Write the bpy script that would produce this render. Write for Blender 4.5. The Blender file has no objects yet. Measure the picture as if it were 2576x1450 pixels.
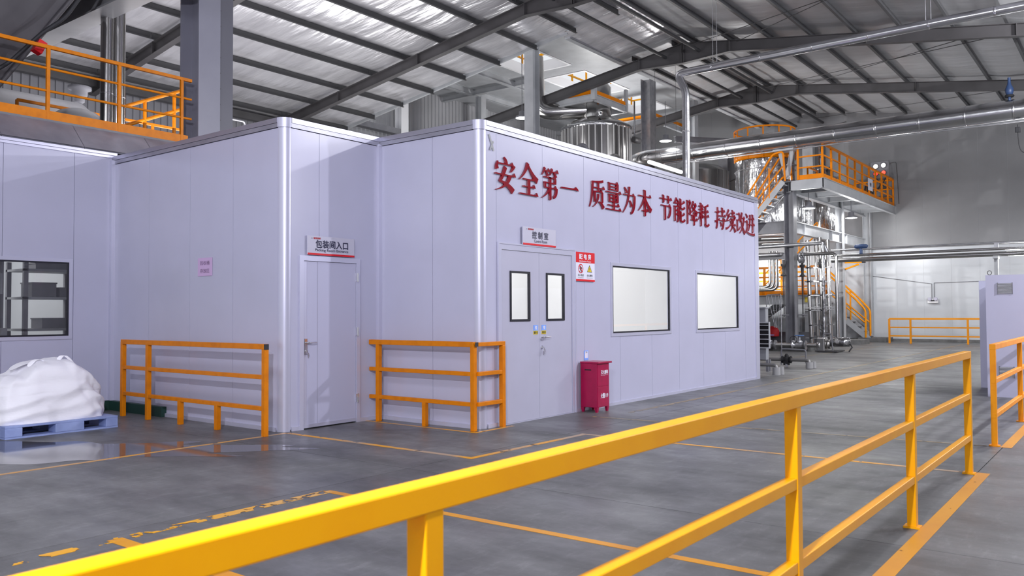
import bpy, math, random
from math import sin, cos, pi, radians, atan2, sqrt
from mathutils import Vector, Matrix
random.seed(7)
S = bpy.context.scene
COL = S.collection
# ------------------------------------------------------------ camera, world, light, exposure
yaw, pitch, roll, FPX, HC = radians(37.48998), radians(1.6654), radians(-0.30105), 2068.64, 1.45
fw = Vector((cos(yaw)*cos(pitch), sin(yaw)*cos(pitch), sin(pitch)))
rt = Vector((sin(yaw), -cos(yaw), 0)); up = rt.cross(fw)
r2 = cos(roll)*rt + sin(roll)*up; u2 = -sin(roll)*rt + cos(roll)*up
cd = bpy.data.cameras.new('camera'); cam = bpy.data.objects.new('camera', cd); COL.objects.link(cam)
cd.sensor_fit = 'HORIZONTAL'; cd.sensor_width = 36; cd.lens = FPX/2576*36; cd.clip_start = .05; cd.clip_end = 300
M = Matrix((r2, u2, -fw)).transposed().to_4x4(); M.translation = Vector((0, 0, HC)); cam.matrix_world = M
cd.dof.use_dof = True; cd.dof.focus_distance = 13.0; cd.dof.aperture_fstop = 5.6
S.camera = cam
S.view_settings.view_transform = 'Standard'; S.view_settings.look = 'None'
S.view_settings.gamma = 1; S.view_settings.use_curve_mapping = False
S.view_settings.exposure = 0.0
W = bpy.data.worlds.new('daylight'); S.world = W; W.use_nodes = True
W.node_tree.nodes['Background'].inputs[0].default_value = (.92, .95, 1, 1)
W.node_tree.nodes['Background'].inputs[1].default_value = .9
def lamp(name, loc, power, size=.3, color=(1, 1, 1), kind='POINT', target=None, sy=None, spot=None):
    d = bpy.data.lights.new(name, kind); d.energy = power; d.color = color
    if kind == 'AREA':
        d.size = size
        if sy: d.shape = 'RECTANGLE'; d.size_y = sy
    else:
        d.shadow_soft_size = size
    if kind == 'SPOT':
        d.spot_size = spot or radians(100); d.spot_blend = .6
    o = bpy.data.objects.new(name, d); COL.objects.link(o); o.location = loc
    if target is not None:
        o.rotation_euler = (Vector(target)-Vector(loc)).to_track_quat('-Z', 'Y').to_euler()
    return o
lamp('low_bay_light', (12.95, -3.3, 4.75), 1250, .10, (.88, .88, 1))
lamp('aisle_bay_light', (16, -2.1, 7.6), 1500, .12, (.92, .92, 1))
lamp('left_bay_light', (-.9, .8, 4.3), 1850, .10, (.90, .90, 1))
lamp('camera_fill_light', (-2, -3.0, 8.0), 500, 1.6, (.94, .94, 1))  # soft unseen lamp behind the camera, added as general fill
lamp('rear_wall_fill_light', (0.5, 5.5, 6.6), 420, .6, (.88, .88, 1))  # unseen lamp added to brighten the rear left wall
lamp('hall_fill_light', (24, -1, 8.2), 2300, .35, (.97, .98, 1))  # lamp out of view, added to brighten the far floor and roof
lamp('far_bay_light', (34, 3.5, 3.3), 420, .4, (.95, .97, 1))
lamp('roof_fill_left', (12, 19, 5.2), 720, 8, (.97, .95, 1), 'AREA', (12, 19.01, 12), 10)  # hidden upward area light added to brighten the left roof
lamp('roof_fill_mid', (21, 21, 5.0), 380, 6, (1, 1, 1), 'AREA', (21.5, 21, 12), 8)  # second hidden upward light, added for the roof further back
lamp('plant_flood_light', (20, 16.6, 3.6), 3000, .10, (1, 1, 1), 'SPOT', (41, 5.5, 8.4), spot=radians(44))
lamp('plant_fill_light', (33, 20, 8.5), 800, .5, (1, 1, 1))  # lamp without a fitting, added to light the deck underside
lamp('control_room_light', (10.5, 8.6, 3.5), 115, 4.5, (1, 1, 1), 'AREA', (10.5, 8.6, 0), 2.5)
lamp('office_light', (15, 8.6, 3.5), 115, 3.5, (1, 1, 1), 'AREA', (15, 8.6, 0), 2.5)
lamp('store_room_light', (3.5, 15.2, 3.7), 130, 3, (1, 1, 1), 'AREA', (3.5, 15.2, 0), 2)

# ------------------------------------------------------------ materials
def mat(name, col, rough=.5, metal=0., noise=None, bump=None, emit=None, spec=None, alpha=None, trans=None, stretch=None, coat=None):
    m = bpy.data.materials.new(name); m.use_nodes = True; N = m.node_tree.nodes; L = m.node_tree.links
    b = N['Principled BSDF']; b.inputs['Base Color'].default_value = (*col, 1)
    b.inputs['Roughness'].default_value = rough; b.inputs['Metallic'].default_value = metal
    if spec is not None: b.inputs['Specular IOR Level'].default_value = spec
    if coat: b.inputs['Coat Weight'].default_value = coat; b.inputs['Coat Roughness'].default_value = .1
    if emit: b.inputs['Emission Color'].default_value = (*emit[0], 1); b.inputs['Emission Strength'].default_value = emit[1]
    if trans: b.inputs['Transmission Weight'].default_value = trans; b.inputs['IOR'].default_value = 1.45
    if alpha is not None: b.inputs['Alpha'].default_value = alpha
    tc = None
    if noise or bump:
        tc = N.new('ShaderNodeTexCoord'); mp = N.new('ShaderNodeMapping'); L.new(tc.outputs['Object'], mp.inputs[0])
        if stretch: mp.inputs['Scale'].default_value = stretch
    if noise:
        sc, col2, lo, hi = noise
        n = N.new('ShaderNodeTexNoise'); n.inputs['Scale'].default_value = sc; n.inputs['Detail'].default_value = 6
        L.new(mp.outputs[0], n.inputs['Vector'])
        r = N.new('ShaderNodeValToRGB'); r.color_ramp.elements[0].position = lo; r.color_ramp.elements[1].position = hi
        r.color_ramp.elements[0].color = (*col, 1); r.color_ramp.elements[1].color = (*col2, 1)
        L.new(n.outputs['Fac'], r.inputs[0]); L.new(r.outputs[0], b.inputs['Base Color'])
    if bump:
        sc, st, dist = bump
        n2 = N.new('ShaderNodeTexNoise'); n2.inputs['Scale'].default_value = sc; n2.inputs['Detail'].default_value = 3
        L.new(mp.outputs[0], n2.inputs['Vector'])
        bp = N.new('ShaderNodeBump'); bp.inputs['Strength'].default_value = st; bp.inputs['Distance'].default_value = dist
        L.new(n2.outputs['Fac'], bp.inputs['Height']); L.new(bp.outputs[0], b.inputs['Normal'])
    return m
LIL = (.50, .50, .64)
m_panel = mat('lilac_sandwich_panel', LIL, .24, noise=(1.3, (.53, .53, .68), .3, .7), bump=(2.0, .05, .02))
m_back = mat('panel_joint', (.20, .20, .26), .7)
m_alu = mat('brushed_aluminium_trim', (.56, .56, .70), .34, .35)
m_aluw = mat('white_aluminium_trim', (.60, .60, .74), .3, .3)
m_cop = mat('grey_coping', (.33, .33, .40), .4, .5, noise=(3, (.42, .42, .5), .4, .7))
m_door = mat('grey_door_sheet', (.47, .465, .58), .38, noise=(2, (.50, .495, .62), .3, .7))
m_door2 = mat('lilac_door_sheet', (.52, .52, .68), .38)
m_black = mat('black_gasket', (.012, .012, .02), .4)
m_rubber = mat('black_rubber', (.02, .02, .025), .6)
m_glass = mat('window_glass', (1, 1, 1), .0, trans=1.0)
m_chrome = mat('chrome', (.75, .75, .78), .12, 1)
m_org = mat('orange_paint', (.72, .215, .0), .42, noise=(9, (.62, .175, .0), .45, .7), spec=.25)
m_yel = mat('yellow_paint', (.88, .385, .0), .40, noise=(5, (.84, .34, .0), .45, .75), spec=.25)
m_yor = mat('amber_paint', (.92, .33, .0), .42, noise=(6, (.84, .27, .0), .45, .7), spec=.25)
m_far = mat('far_orange_paint', (.85, .30, .0), .4)
m_tow = mat('tower_orange_paint', (.84, .245, .0), .45, noise=(3, (.74, .21, .0), .45, .7), spec=.25)
m_line = None
m_stwhite = mat('white_painted_steel', (.44, .45, .47), .4, noise=(2, (.36, .37, .39), .4, .75))
m_stgrey = mat('grey_painted_steel', (.20, .20, .22), .5, noise=(2.5, (.15, .15, .17), .35, .7))
m_stdark = mat('dark_painted_steel', (.075, .073, .078), .5, noise=(1.5, (.05, .048, .05), .35, .7))
m_raft = mat('primer_grey_rafter', (.070, .066, .070), .5, noise=(1.2, (.048, .045, .047), .35, .7))
m_purl = mat('dark_purlin', (.030, .030, .033), .5)
m_purlr = mat('grey_purlin', (.065, .065, .07), .5)
m_galv = mat('galvanised_steel', (.48, .48, .50), .35, .8, noise=(6, (.36, .36, .39), .4, .7))
m_foilpipe = mat('aluminium_clad_duct', (.70, .70, .72), .20, 1, bump=(3.0, .25, .05), stretch=(1, .4, 1))
m_inox = mat('stainless_steel', (.62, .61, .60), .18, 1, bump=(1.5, .12, .05))
m_ribs = mat('bright_steel_rib', (.62, .61, .60), .4, .5)
m_clad = mat('wrinkled_cladding', (.48, .48, .49), .20, 1, bump=(3.2, .8, .09), stretch=(1, 1, .5))
m_cladd = mat('dark_ribbed_cladding', (.34, .33, .33), .22, 1, bump=(1.5, .1, .04))
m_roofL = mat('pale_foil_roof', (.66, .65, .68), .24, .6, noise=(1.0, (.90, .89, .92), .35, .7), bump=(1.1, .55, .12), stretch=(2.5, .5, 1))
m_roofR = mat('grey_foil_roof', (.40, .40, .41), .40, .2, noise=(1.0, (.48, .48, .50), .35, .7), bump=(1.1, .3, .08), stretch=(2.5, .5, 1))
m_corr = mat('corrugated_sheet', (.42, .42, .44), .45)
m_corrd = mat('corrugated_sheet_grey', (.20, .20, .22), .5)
m_wallu = mat('wall_panel_shade_tone', (.20, .20, .21), .34, noise=(.6, (.235, .235, .245), .3, .7))  # darker copy: shade above the pipe line put into the colour
m_walll = mat('wall_panel_lit_tone', (.52, .54, .57), .34, noise=(.6, (.60, .62, .65), .3, .7))  # paler copy: lamp light below the pipe line put into the colour
m_white = mat('white_paint', (.80, .80, .82), .5)
m_inwall = mat('white_interior', (.82, .82, .82), .6)
m_conc = mat('concrete_plinth', (.20, .20, .20), .8, noise=(5, (.13, .13, .13), .35, .7))
m_red = mat('glossy_red_acrylic', (.26, .0, .012), .10, coat=1.0)
m_redside = m_red
m_boxred = mat('crimson_box_paint', (.40, .0, .06), .35, noise=(8, (.33, .0, .05), .4, .7))
m_signgrey = mat('pale_sign_board', (.56, .55, .66), .35)
m_signwhite = mat('white_sign_board', (.80, .80, .92), .4)
m_signred = mat('red_sign_print', (.72, .0, .01), .4)
m_navy = mat('dark_sign_lettering', (.02, .02, .06), .5)
m_ink = mat('black_print', (.015, .015, .015), .5)
m_wtext = mat('white_print', (.85, .85, .95), .5)
m_blue = mat('blue_sticker', (.22, .42, 1.0), .4)
m_syel = mat('yellow_sticker', (.8, .6, .02), .4)
m_pink = mat('pink_paper', (.62, .44, .70), .8)
m_pinkt = mat('pink_paper_ink', (.22, .14, .26), .8)
m_bag = mat('white_woven_bag', (.93, .92, .98), .62, bump=(7, .45, .02), stretch=(1, 1, 2.2))
m_pallet = mat('blue_plastic_pallet', (.26, .33, .62), .5, noise=(6, (.34, .42, .72), .35, .7))
m_dark = mat('dark_void', (.01, .01, .012), .8)
m_lampg = mat('lamp_diffuser', (1, 1, 1), .5, emit=((1, 1, 1), 14))
m_tube = mat('bright_tube', (1, 1, 1), .5, emit=((1, 1, 1), 2.5))
m_pillar = mat('lilac_grey_pillar', (.24, .24, .30), .42, noise=(1.5, (.27, .27, .33), .35, .7))
m_pillard = mat('dark_grey_pillar', (.12, .12, .15), .45)
m_hop = mat('hopper_steel', (.062, .057, .066), .5, noise=(1.6, (.095, .09, .10), .35, .7))
m_bluem = mat('blue_valve_paint', (.03, .06, .15), .45)
m_green = mat('dark_green_kerb', (.01, .045, .035), .5)
m_mach = mat('machine_grey', (.30, .31, .33), .5)
m_redc = mat('red_cloth', (.75, .02, .03), .6)

def floor_mat(k=1.0, name='polished_concrete_floor'):
    m = bpy.data.materials.new(name); m.use_nodes = True; N = m.node_tree.nodes; L = m.node_tree.links
    b = N['Principled BSDF']; b.inputs['Specular IOR Level'].default_value = .36
    g = N.new('ShaderNodeNewGeometry')
    def noise(sc, stretch, det=6, rough=.6):
        mp = N.new('ShaderNodeMapping'); mp.inputs['Scale'].default_value = stretch; L.new(g.outputs['Position'], mp.inputs[0])
        n = N.new('ShaderNodeTexNoise'); n.inputs['Scale'].default_value = sc; n.inputs['Detail'].default_value = det; n.inputs['Roughness'].default_value = rough
        L.new(mp.outputs[0], n.inputs['Vector']); return n
    def ramp(n, a, b_, ca, cb):
        r = N.new('ShaderNodeValToRGB'); r.color_ramp.elements[0].position = a; r.color_ramp.elements[1].position = b_
        r.color_ramp.elements[0].color = ca; r.color_ramp.elements[1].color = cb; L.new(n.outputs['Fac'], r.inputs[0]); return r
    r1 = ramp(noise(.45, (1, 1, 1)), .32, .68, (.084*k, .085*k, .087*k, 1), (.185*k, .186*k, .186*k, 1))
    r2_ = ramp(noise(2.2, (1, .35, 1), 8, .7), .35, .75, (.68, .68, .68, 1), (1.38, 1.38, 1.38, 1))
    r3 = ramp(noise(7, (.5, 1.5, 1), 8, .75), .52, .78, (1, 1, 1, 1), (1.6, 1.6, 1.6, 1))
    mx = N.new('ShaderNodeMix'); mx.data_type = 'RGBA'; mx.blend_type = 'MULTIPLY'; mx.inputs['Factor'].default_value = 1
    L.new(r1.outputs[0], mx.inputs['A']); L.new(r2_.outputs[0], mx.inputs['B'])
    my = N.new('ShaderNodeMix'); my.data_type = 'RGBA'; my.blend_type = 'MULTIPLY'; my.inputs['Factor'].default_value = 1
    L.new(mx.outputs['Result'], my.inputs['A']); L.new(r3.outputs[0], my.inputs['B'])
    L.new(my.outputs['Result'], b.inputs['Base Color'])
    rr = ramp(noise(.9, (1, .5, 1), 8, .7), .35, .65, (.30, .30, .30, 1), (.55, .55, .55, 1))
    L.new(rr.outputs[0], b.inputs['Roughness'])
    n4 = noise(5, (1, 1, 1), 6, .6)
    bp = N.new('ShaderNodeBump'); bp.inputs['Strength'].default_value = .12; bp.inputs['Distance'].default_value = .01
    L.new(n4.outputs['Fac'], bp.inputs['Height']); L.new(bp.outputs[0], b.inputs['Normal'])
    return m
m_floor = floor_mat(); m_floor2 = floor_mat(.84, 'darkened_floor_bay')  # second one: same floor colours scaled darker for the slabs behind the railing
m_joint = mat('floor_joint', (.05, .05, .055), .8)
m_wet = mat('wet_concrete', (.085, .085, .092), .06, noise=(1.2, (.13, .13, .14), .35, .7), bump=(1.5, .02, .01))
def worn(name, col, col2, wear, scale=9):
    m = bpy.data.materials.new(name); m.use_nodes = True; N = m.node_tree.nodes; L = m.node_tree.links
    b = N['Principled BSDF']; b.inputs['Roughness'].default_value = .42
    g = N.new('ShaderNodeNewGeometry')
    n = N.new('ShaderNodeTexNoise'); n.inputs['Scale'].default_value = scale; n.inputs['Detail'].default_value = 8; L.new(g.outputs['Position'], n.inputs['Vector'])
    n2 = N.new('ShaderNodeTexNoise'); n2.inputs['Scale'].default_value = 1.1; n2.inputs['Detail'].default_value = 3; L.new(g.outputs['Position'], n2.inputs['Vector'])
    r = N.new('ShaderNodeValToRGB'); r.color_ramp.elements[0].position = .42; r.color_ramp.elements[1].position = .6
    r.color_ramp.elements[0].color = (*col, 1); r.color_ramp.elements[1].color = (*col2, 1)
    L.new(n2.outputs['Fac'], r.inputs[0]); L.new(r.outputs[0], b.inputs['Base Color'])
    c = N.new('ShaderNodeMath'); c.operation = 'GREATER_THAN'; c.inputs[1].default_value = wear; L.new(n.outputs['Fac'], c.inputs[0])
    L.new(c.outputs[0], b.inputs['Alpha'])
    return m
m_line = worn('yellow_floor_paint', (.66, .285, .0), (.58, .235, .005), .30)
m_linew = worn('worn_yellow_floor_paint', (.78, .35, .0), (.42, .30, .20), .38)
m_linev = worn('flaking_yellow_floor_paint', (.78, .37, .0), (.70, .36, .03), .50, 5)
m_linev2 = worn('patchy_yellow_floor_paint', (.78, .37, .0), (.66, .36, .08), .465, 9)
m_linef = worn('faded_floor_paint', (.32, .22, .10), (.24, .20, .14), .44)

# ------------------------------------------------------------ geometry helpers
class B:
    def __init__(s): s.v = []; s.f = []; s.sm = []
    def add(s, vs, fs, smooth=False):
        n = len(s.v); s.v += [tuple(p) for p in vs]; s.f += [tuple(i+n for i in q) for q in fs]; s.sm += [smooth]*len(fs); return s
    def bx(s, x0, x1, y0, y1, z0, z1):
        return s.add([(x0,y0,z0),(x1,y0,z0),(x1,y1,z0),(x0,y1,z0),(x0,y0,z1),(x1,y0,z1),(x1,y1,z1),(x0,y1,z1)],
                     [(0,3,2,1),(4,5,6,7),(0,1,5,4),(1,2,6,5),(2,3,7,6),(3,0,4,7)])
    def bar(s, p, q, w, h, upv=(0, 0, 1), off=(0, 0)):
        p = Vector(p); q = Vector(q); d = (q-p).normalized(); u = Vector(upv); sd = d.cross(u)
        if sd.length < 1e-4: sd = d.cross(Vector((1, 0, 0)))
        sd.normalize(); u = sd.cross(d)
        vs = []
        for c in (p, q):
            c = c+sd*off[0]+u*off[1]
            for a, b_ in ((-1,-1),(1,-1),(1,1),(-1,1)): vs.append(c+sd*(a*w/2)+u*(b_*h/2))
        return s.add(vs, [(0,1,2,3),(7,6,5,4),(0,4,5,1),(1,5,6,2),(2,6,7,3),(3,7,4,0)])
    def ibeam(s, p, q, w, h, t=.02, upv=(0, 0, 1)):
        s.bar(p, q, t, h, upv); s.bar(p, q, w, t*1.2, upv, (0, h/2)); s.bar(p, q, w, t*1.2, upv, (0, -h/2)); return s
    def tube(s, pts, r, n=12, cap=True, bend=0, k=5):
        P = [Vector(p) for p in pts]
        if bend:
            Q = [P[0]]
            for i in range(1, len(P)-1):
                a = P[i-1]-P[i]; c = P[i+1]-P[i]; b_ = min(bend, a.length*.49, c.length*.49); A = P[i]+a.normalized()*b_; C = P[i]+c.normalized()*b_
                for j in range(k+1):
                    t = j/k; Q.append((1-t)**2*A+2*t*(1-t)*P[i]+t*t*C)
            Q.append(P[-1]); P = Q
        rings = []; prev = None
        for i, p in enumerate(P):
            d = ((P[i+1]-p) if i < len(P)-1 else (p-P[i-1]))
            if 0 < i < len(P)-1: d = (P[i+1]-p).normalized()+(p-P[i-1]).normalized()
            d.normalize()
            if prev is None:
                u = d.cross(Vector((0, 0, 1)))
                if u.length < 1e-3: u = d.cross(Vector((1, 0, 0)))
            else:
                u = prev-d*prev.dot(d)
            u.normalize(); prev = u; w = d.cross(u)
            rr = r[i] if isinstance(r, (list, tuple)) else r
            rings.append([p+u*(rr*cos(2*pi*j/n))+w*(rr*sin(2*pi*j/n)) for j in range(n)])
        vs = [v for ring in rings for v in ring]; fs = []
        for i in range(len(P)-1):
            for j in range(n):
                fs.append((i*n+j, i*n+(j+1) % n, (i+1)*n+(j+1) % n, (i+1)*n+j))
        s.add(vs, fs, True)
        if cap:
            s.add(rings[0], [tuple(reversed(range(n)))]); s.add(rings[-1], [tuple(range(n))])
        return s
    def lathe(s, c, prof, n=24, axis='z', smooth=True):
        cx, cy, cz = c; vs = []; fs = []
        for (r, h) in prof:
            for j in range(n):
                a = 2*pi*j/n; u, w = r*cos(a), r*sin(a)
                vs.append((cx+u, cy+w, cz+h) if axis == 'z' else ((cx+h, cy+u, cz+w) if axis == 'x' else (cx+w, cy+h, cz+u)))
        m = len(prof)
        for i in range(m-1):
            for j in range(n): fs.append((i*n+j, i*n+(j+1) % n, (i+1)*n+(j+1) % n, (i+1)*n+j))
        s.add(vs, fs, smooth)
        if prof[0][0] > 1e-6: s.add(vs[:n], [tuple(reversed(range(n)))])
        if prof[-1][0] > 1e-6: s.add(vs[-n:], [tuple(range(n))])
        return s
    def prism(s, poly, f, t):
        """poly: 2-D outline, f(u, v, w) -> 3-D point, extruded from w=0 to w=t"""
        n = len(poly); vs = [f(u, v, 0) for u, v in poly]+[f(u, v, t) for u, v in poly]
        return s.add(vs, [tuple(range(n)), tuple(range(2*n-1, n-1, -1))]+[(i, i+n, (i+1) % n+n, (i+1) % n) for i in range(n)])
def origin(o):
    v = Vector((0, 0, 0))
    while o is not None: v = v+Vector(o.location); o = o.parent
    return v
def obj(name, b, m, parent=None, at=None, bevel=0, recalc=True):
    me = bpy.data.meshes.new(name)
    base = origin(parent) if parent is not None else Vector((0, 0, 0))
    loc = Vector(at) if at is not None else None
    o = bpy.data.objects.new(name, me); COL.objects.link(o)
    if parent is not None:
        o.parent = parent; sh = base
    else:
        if loc is None:
            xs = [v[0] for v in b.v]; ys = [v[1] for v in b.v]; zs = [v[2] for v in b.v]
            loc = Vector(((min(xs)+max(xs))/2, (min(ys)+max(ys))/2, min(zs)))
        o.location = loc; sh = loc
    me.from_pydata([(v[0]-sh[0], v[1]-sh[1], v[2]-sh[2]) for v in b.v], [], b.f)
    me.polygons.foreach_set('use_smooth', b.sm)
    if recalc:
        import bmesh
        bm = bmesh.new(); bm.from_mesh(me); bmesh.ops.recalc_face_normals(bm, faces=bm.faces); bm.to_mesh(me); bm.free()
    me.materials.append(m)
    if bevel:
        md = o.modifiers.new('bevel', 'BEVEL'); md.width = bevel; md.segments = 2; md.limit_method = 'ANGLE'
    return o
def tag(o, label=None, cat=None, group=None, kind=None):
    if label: o['label'] = label
    if cat: o['category'] = cat
    if group: o['group'] = group
    if kind: o['kind'] = kind
    return o
def thing(name, loc, label=None, cat=None, group=None, kind=None):
    o = bpy.data.objects.new(name, None); COL.objects.link(o); o.location = loc; o.empty_display_size = .1
    return tag(o, label, cat, group, kind)
def link_copy(src, loc, parent, label=None):
    c = src.copy(); COL.objects.link(c); c.parent = parent; c.location = Vector(loc)-origin(parent)
    return c
def text(body, m, parent, o, du, dv, width=None, height=None, depth=.003, bold=.0, name='lettering', align='C', spacing=1.0, nrm=None):
    """writing laid on a plane: centre o, unit vectors du (reading direction) and dv (up)"""
    c = bpy.data.curves.new('txt', 'FONT'); c.body = body; c.extrude = 0; c.space_character = spacing
    t = bpy.data.objects.new('txt', c); COL.objects.link(t)
    dg = bpy.context.evaluated_depsgraph_get(); me = bpy.data.meshes.new_from_object(t.evaluated_get(dg))
    bpy.data.objects.remove(t)
    xs = [v.co.x for v in me.vertices]; ys = [v.co.y for v in me.vertices]
    x0, x1, y0, y1 = min(xs), max(xs), min(ys), max(ys)
    sx = width/(x1-x0) if width else height/(y1-y0); sy = height/(y1-y0) if height else sx
    du = Vector(du); dv = Vector(dv); nn = du.cross(dv); O = Vector(o); base = origin(parent)
    for v in me.vertices:
        p = O+du*((v.co.x-(x0+x1)/2)*sx)+dv*((v.co.y-(y0+y1)/2)*sy)+nn*depth
        v.co = p-base
    if bold:
        k_ = height or (y1-y0)*sy; e = min(bold, .03)*k_*1.1; n0 = len(me.vertices); V = [v.co.copy() for v in me.vertices]; F = [tuple(p.vertices) for p in me.polygons]
        V2, F2 = [], []
        for q, (a, c_) in enumerate(((e, 0), (-e, 0), (0, e), (0, -e))):
            V2 += [v+du*a+dv*c_+nn*(.00004*q) for v in V]; F2 += [tuple(i+n0*q for i in f) for f in F]
        me = bpy.data.meshes.new(name); me.from_pydata(V2, [], F2)
    me.name = name; me.materials.clear(); me.materials.append(m)
    ob = bpy.data.objects.new(name, me); COL.objects.link(ob); ob.parent = parent
    return ob
XZ = ((1, 0, 0), (0, 0, 1)); YZ = ((0, -1, 0), (0, 0, 1))   # reading frames of walls facing -y and -x

def cells(b, u0, u1, z0, z1, holes, f):
    us = sorted({u0, u1} | {h for H in holes for h in H[:2] if u0 < h < u1}); zs = sorted({z0, z1} | {h for H in holes for h in H[2:] if z0 < h < z1})
    for i in range(len(us)-1):
        for j in range(len(zs)-1):
            cu, cz = (us[i]+us[i+1])/2, (zs[j]+zs[j+1])/2
            if any(H[0] < cu < H[1] and H[2] < cz < H[3] for H in holes): continue
            f(b, us[i], us[i+1], zs[j], zs[j+1])
def panel_wall(name, axis, c, u0, u1, z0, z1, seams, holes, m, inward, gap=.006, t=.016, pname='panel', back=m_back):
    root = thing(name, (c if axis == 'x' else (u0+u1)/2, c if axis == 'y' else (u0+u1)/2, 0), kind='structure')
    def f(a, b_):
        lo, hi = sorted((c+inward*a, c+inward*b_))
        if axis == 'y': return lambda B_, p, q, r, s_: B_.bx(p, q, lo, hi, r, s_)
        return lambda B_, p, q, r, s_: B_.bx(lo, hi, p, q, r, s_)
    ed = [u0]+sorted(seams)+[u1]
    for i in range(len(ed)-1):
        b = B(); cells(b, ed[i]+gap/2, ed[i+1]-gap/2, z0, z1, holes, f(0, t)); 
        if b.v: obj(pname, b, m, root)
    b = B(); cells(b, u0, u1, z0, z1, holes, f(t, t+.02)); obj('backing', b, back, root)
    return root
def railing(root, P, Q, posts, heights, mt, size=.045, rs=None, rmt=None, round_=False, toe=None, base=0, postn='post', railn='rail'):
    """posts: distances along P->Q; heights: rail heights"""
    P = Vector(P); Q = Vector(Q); d = (Q-P).normalized(); L = (Q-P).length; rs = rs or size; top = max(heights)
    hz = Vector((d.x, d.y, 0)).normalized(); side = Vector((-hz.y, hz.x, 0))
    for s_ in posts:
        p = P+d*s_
        if round_: b = B().tube([p, p+Vector((0, 0, top))], size/2, 10)
        else: b = B().bar(p, p+Vector((0, 0, top-rs/2)), size, size, side)
        obj(postn, b, mt, root, bevel=0 if round_ else .004)
    for h in heights:
        z = Vector((0, 0, h-rs/2)); q_ = size+.004 if h == top else min(rs, size-.005)
        if round_: b = B().tube([P+z, Q+z], rs/2, 10)
        else: b = B().bar(P+z, Q+z, q_, q_)
        obj(railn, b, rmt or mt, root, bevel=0 if round_ else .004)
    if toe:
        obj('toe_board', B().bar(P+Vector((0, 0, toe/2)), Q+Vector((0, 0, toe/2)), .01, toe), mt, root)
# ============================================================ STRUCTURE
# ---- floor: concrete slabs with open joints
floor = thing('floor', (10, 8, 0), kind='structure')
obj('base', B().bx(-14, 41.3, -9, 27.2, -.30, -.012), m_joint, floor)
XE = [-14, -6.5, -.5, 5.5, 11.5, 17.5, 23.5, 29.5, 35.5, 41.2]; YE = [-9, -4.8, 1.2, 5.45, 11.5, 17.5, 27.1]
for i in range(len(XE)-1):
    for j in range(len(YE)-1):
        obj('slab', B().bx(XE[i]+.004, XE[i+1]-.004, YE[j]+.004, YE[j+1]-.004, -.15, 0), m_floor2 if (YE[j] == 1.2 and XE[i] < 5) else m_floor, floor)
def mark(poly, m, label, z=.0022):
    n = len(poly); b = B().add([(x, y, .0004) for x, y in poly]+[(x, y, z) for x, y in poly], [tuple(range(n)), tuple(range(n, 2*n))]+[(i, (i+1) % n, (i+1) % n+n, i+n) for i in range(n)])
    return tag(obj('floor_marking', b, m, floor), label)
def strip(x0, y0, x1, y1, w, m, label, z=.0022):
    d = Vector((x1-x0, y1-y0)).normalized(); s = Vector((-d.y, d.x))*w/2
    return mark([(x0-s.x, y0-s.y), (x1-s.x, y1-s.y), (x1+s.x, y1+s.y), (x0+s.x, y0+s.y)], m, label, z)
strip(-3, 8.24, 6.25, 8.24, .06, m_linew, 'thin worn yellow line running to the rounded corner of the left wall')
strip(6.26, 8.22, 6.26, 5.32, .07, m_linew, 'worn yellow line running out from the packing room corner')
strip(6.22, 5.32, 8.26, 5.27, .07, m_linew, 'worn yellow line crossing in front of the control room corner', .0026)
strip(8.26, 5.32, 8.29, 1.30, .06, m_linew, 'worn yellow line running towards the end post of the front railing')
strip(2.67, 5.28, 2.70, 1.5, .10, m_line, 'bright yellow line passing under the near end of the front railing')
strip(4.42, 5.30, 4.47, 1.35, .07, m_line, 'bright yellow line crossing the floor behind the front railing')
strip(3.35, 5.27, 4.42, 5.28, .10, m_linev2, 'flaking stretch of the yellow line on the open floor', .0030)
strip(2.0, 5.25, 3.33, 5.27, .09, m_linev, 'mostly flaked off yellow line on the open floor', .0028)
strip(-3, 1.16, 8.34, 1.15, .10, m_line, 'broad yellow line along the foot of the front railing')
strip(10.0, 1.17, 41, 1.15, .10, m_line, 'broad yellow line along the foot of the railing at the right edge', .0024)
strip(7.60, 8.35, 7.60, 6.38, .05, m_linew, 'yellow line under the corner guard rail facing left')
strip(7.58, 6.39, 8.34, 6.39, .05, m_linew, 'short yellow line under the corner guard rail at the double door', .0026)
strip(9.7, 6.05, 10.02, 1.35, .05, m_linef, 'faded line crossing the aisle beyond the front railing')
strip(10.4, 5.86, 41, 5.98, .08, m_linef, 'faded line running beside the control room wall')
strip(24, 8.6, 41, 8.2, .06, m_linef, 'faded line towards the far wall', .0020)
# wet patch
pts = []
for k in range(90):
    a = 2*pi*k/90; r = 1+.16*sin(3*a+1)+.13*sin(7*a)+.10*sin(11*a+2)+.07*sin(19*a)
    u, w = 1.95*r*cos(a), .62*r*sin(a); pts.append((4.15+u*.609+w*.7935, 9.0-u*.7935+w*.609))
n = len(pts); tag(obj('puddle', B().add([(x, y, .0012) for x, y in pts], [tuple(range(n))]), m_wet, floor, recalc=False), 'shallow wet patch reflecting the orange guard rail')

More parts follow.
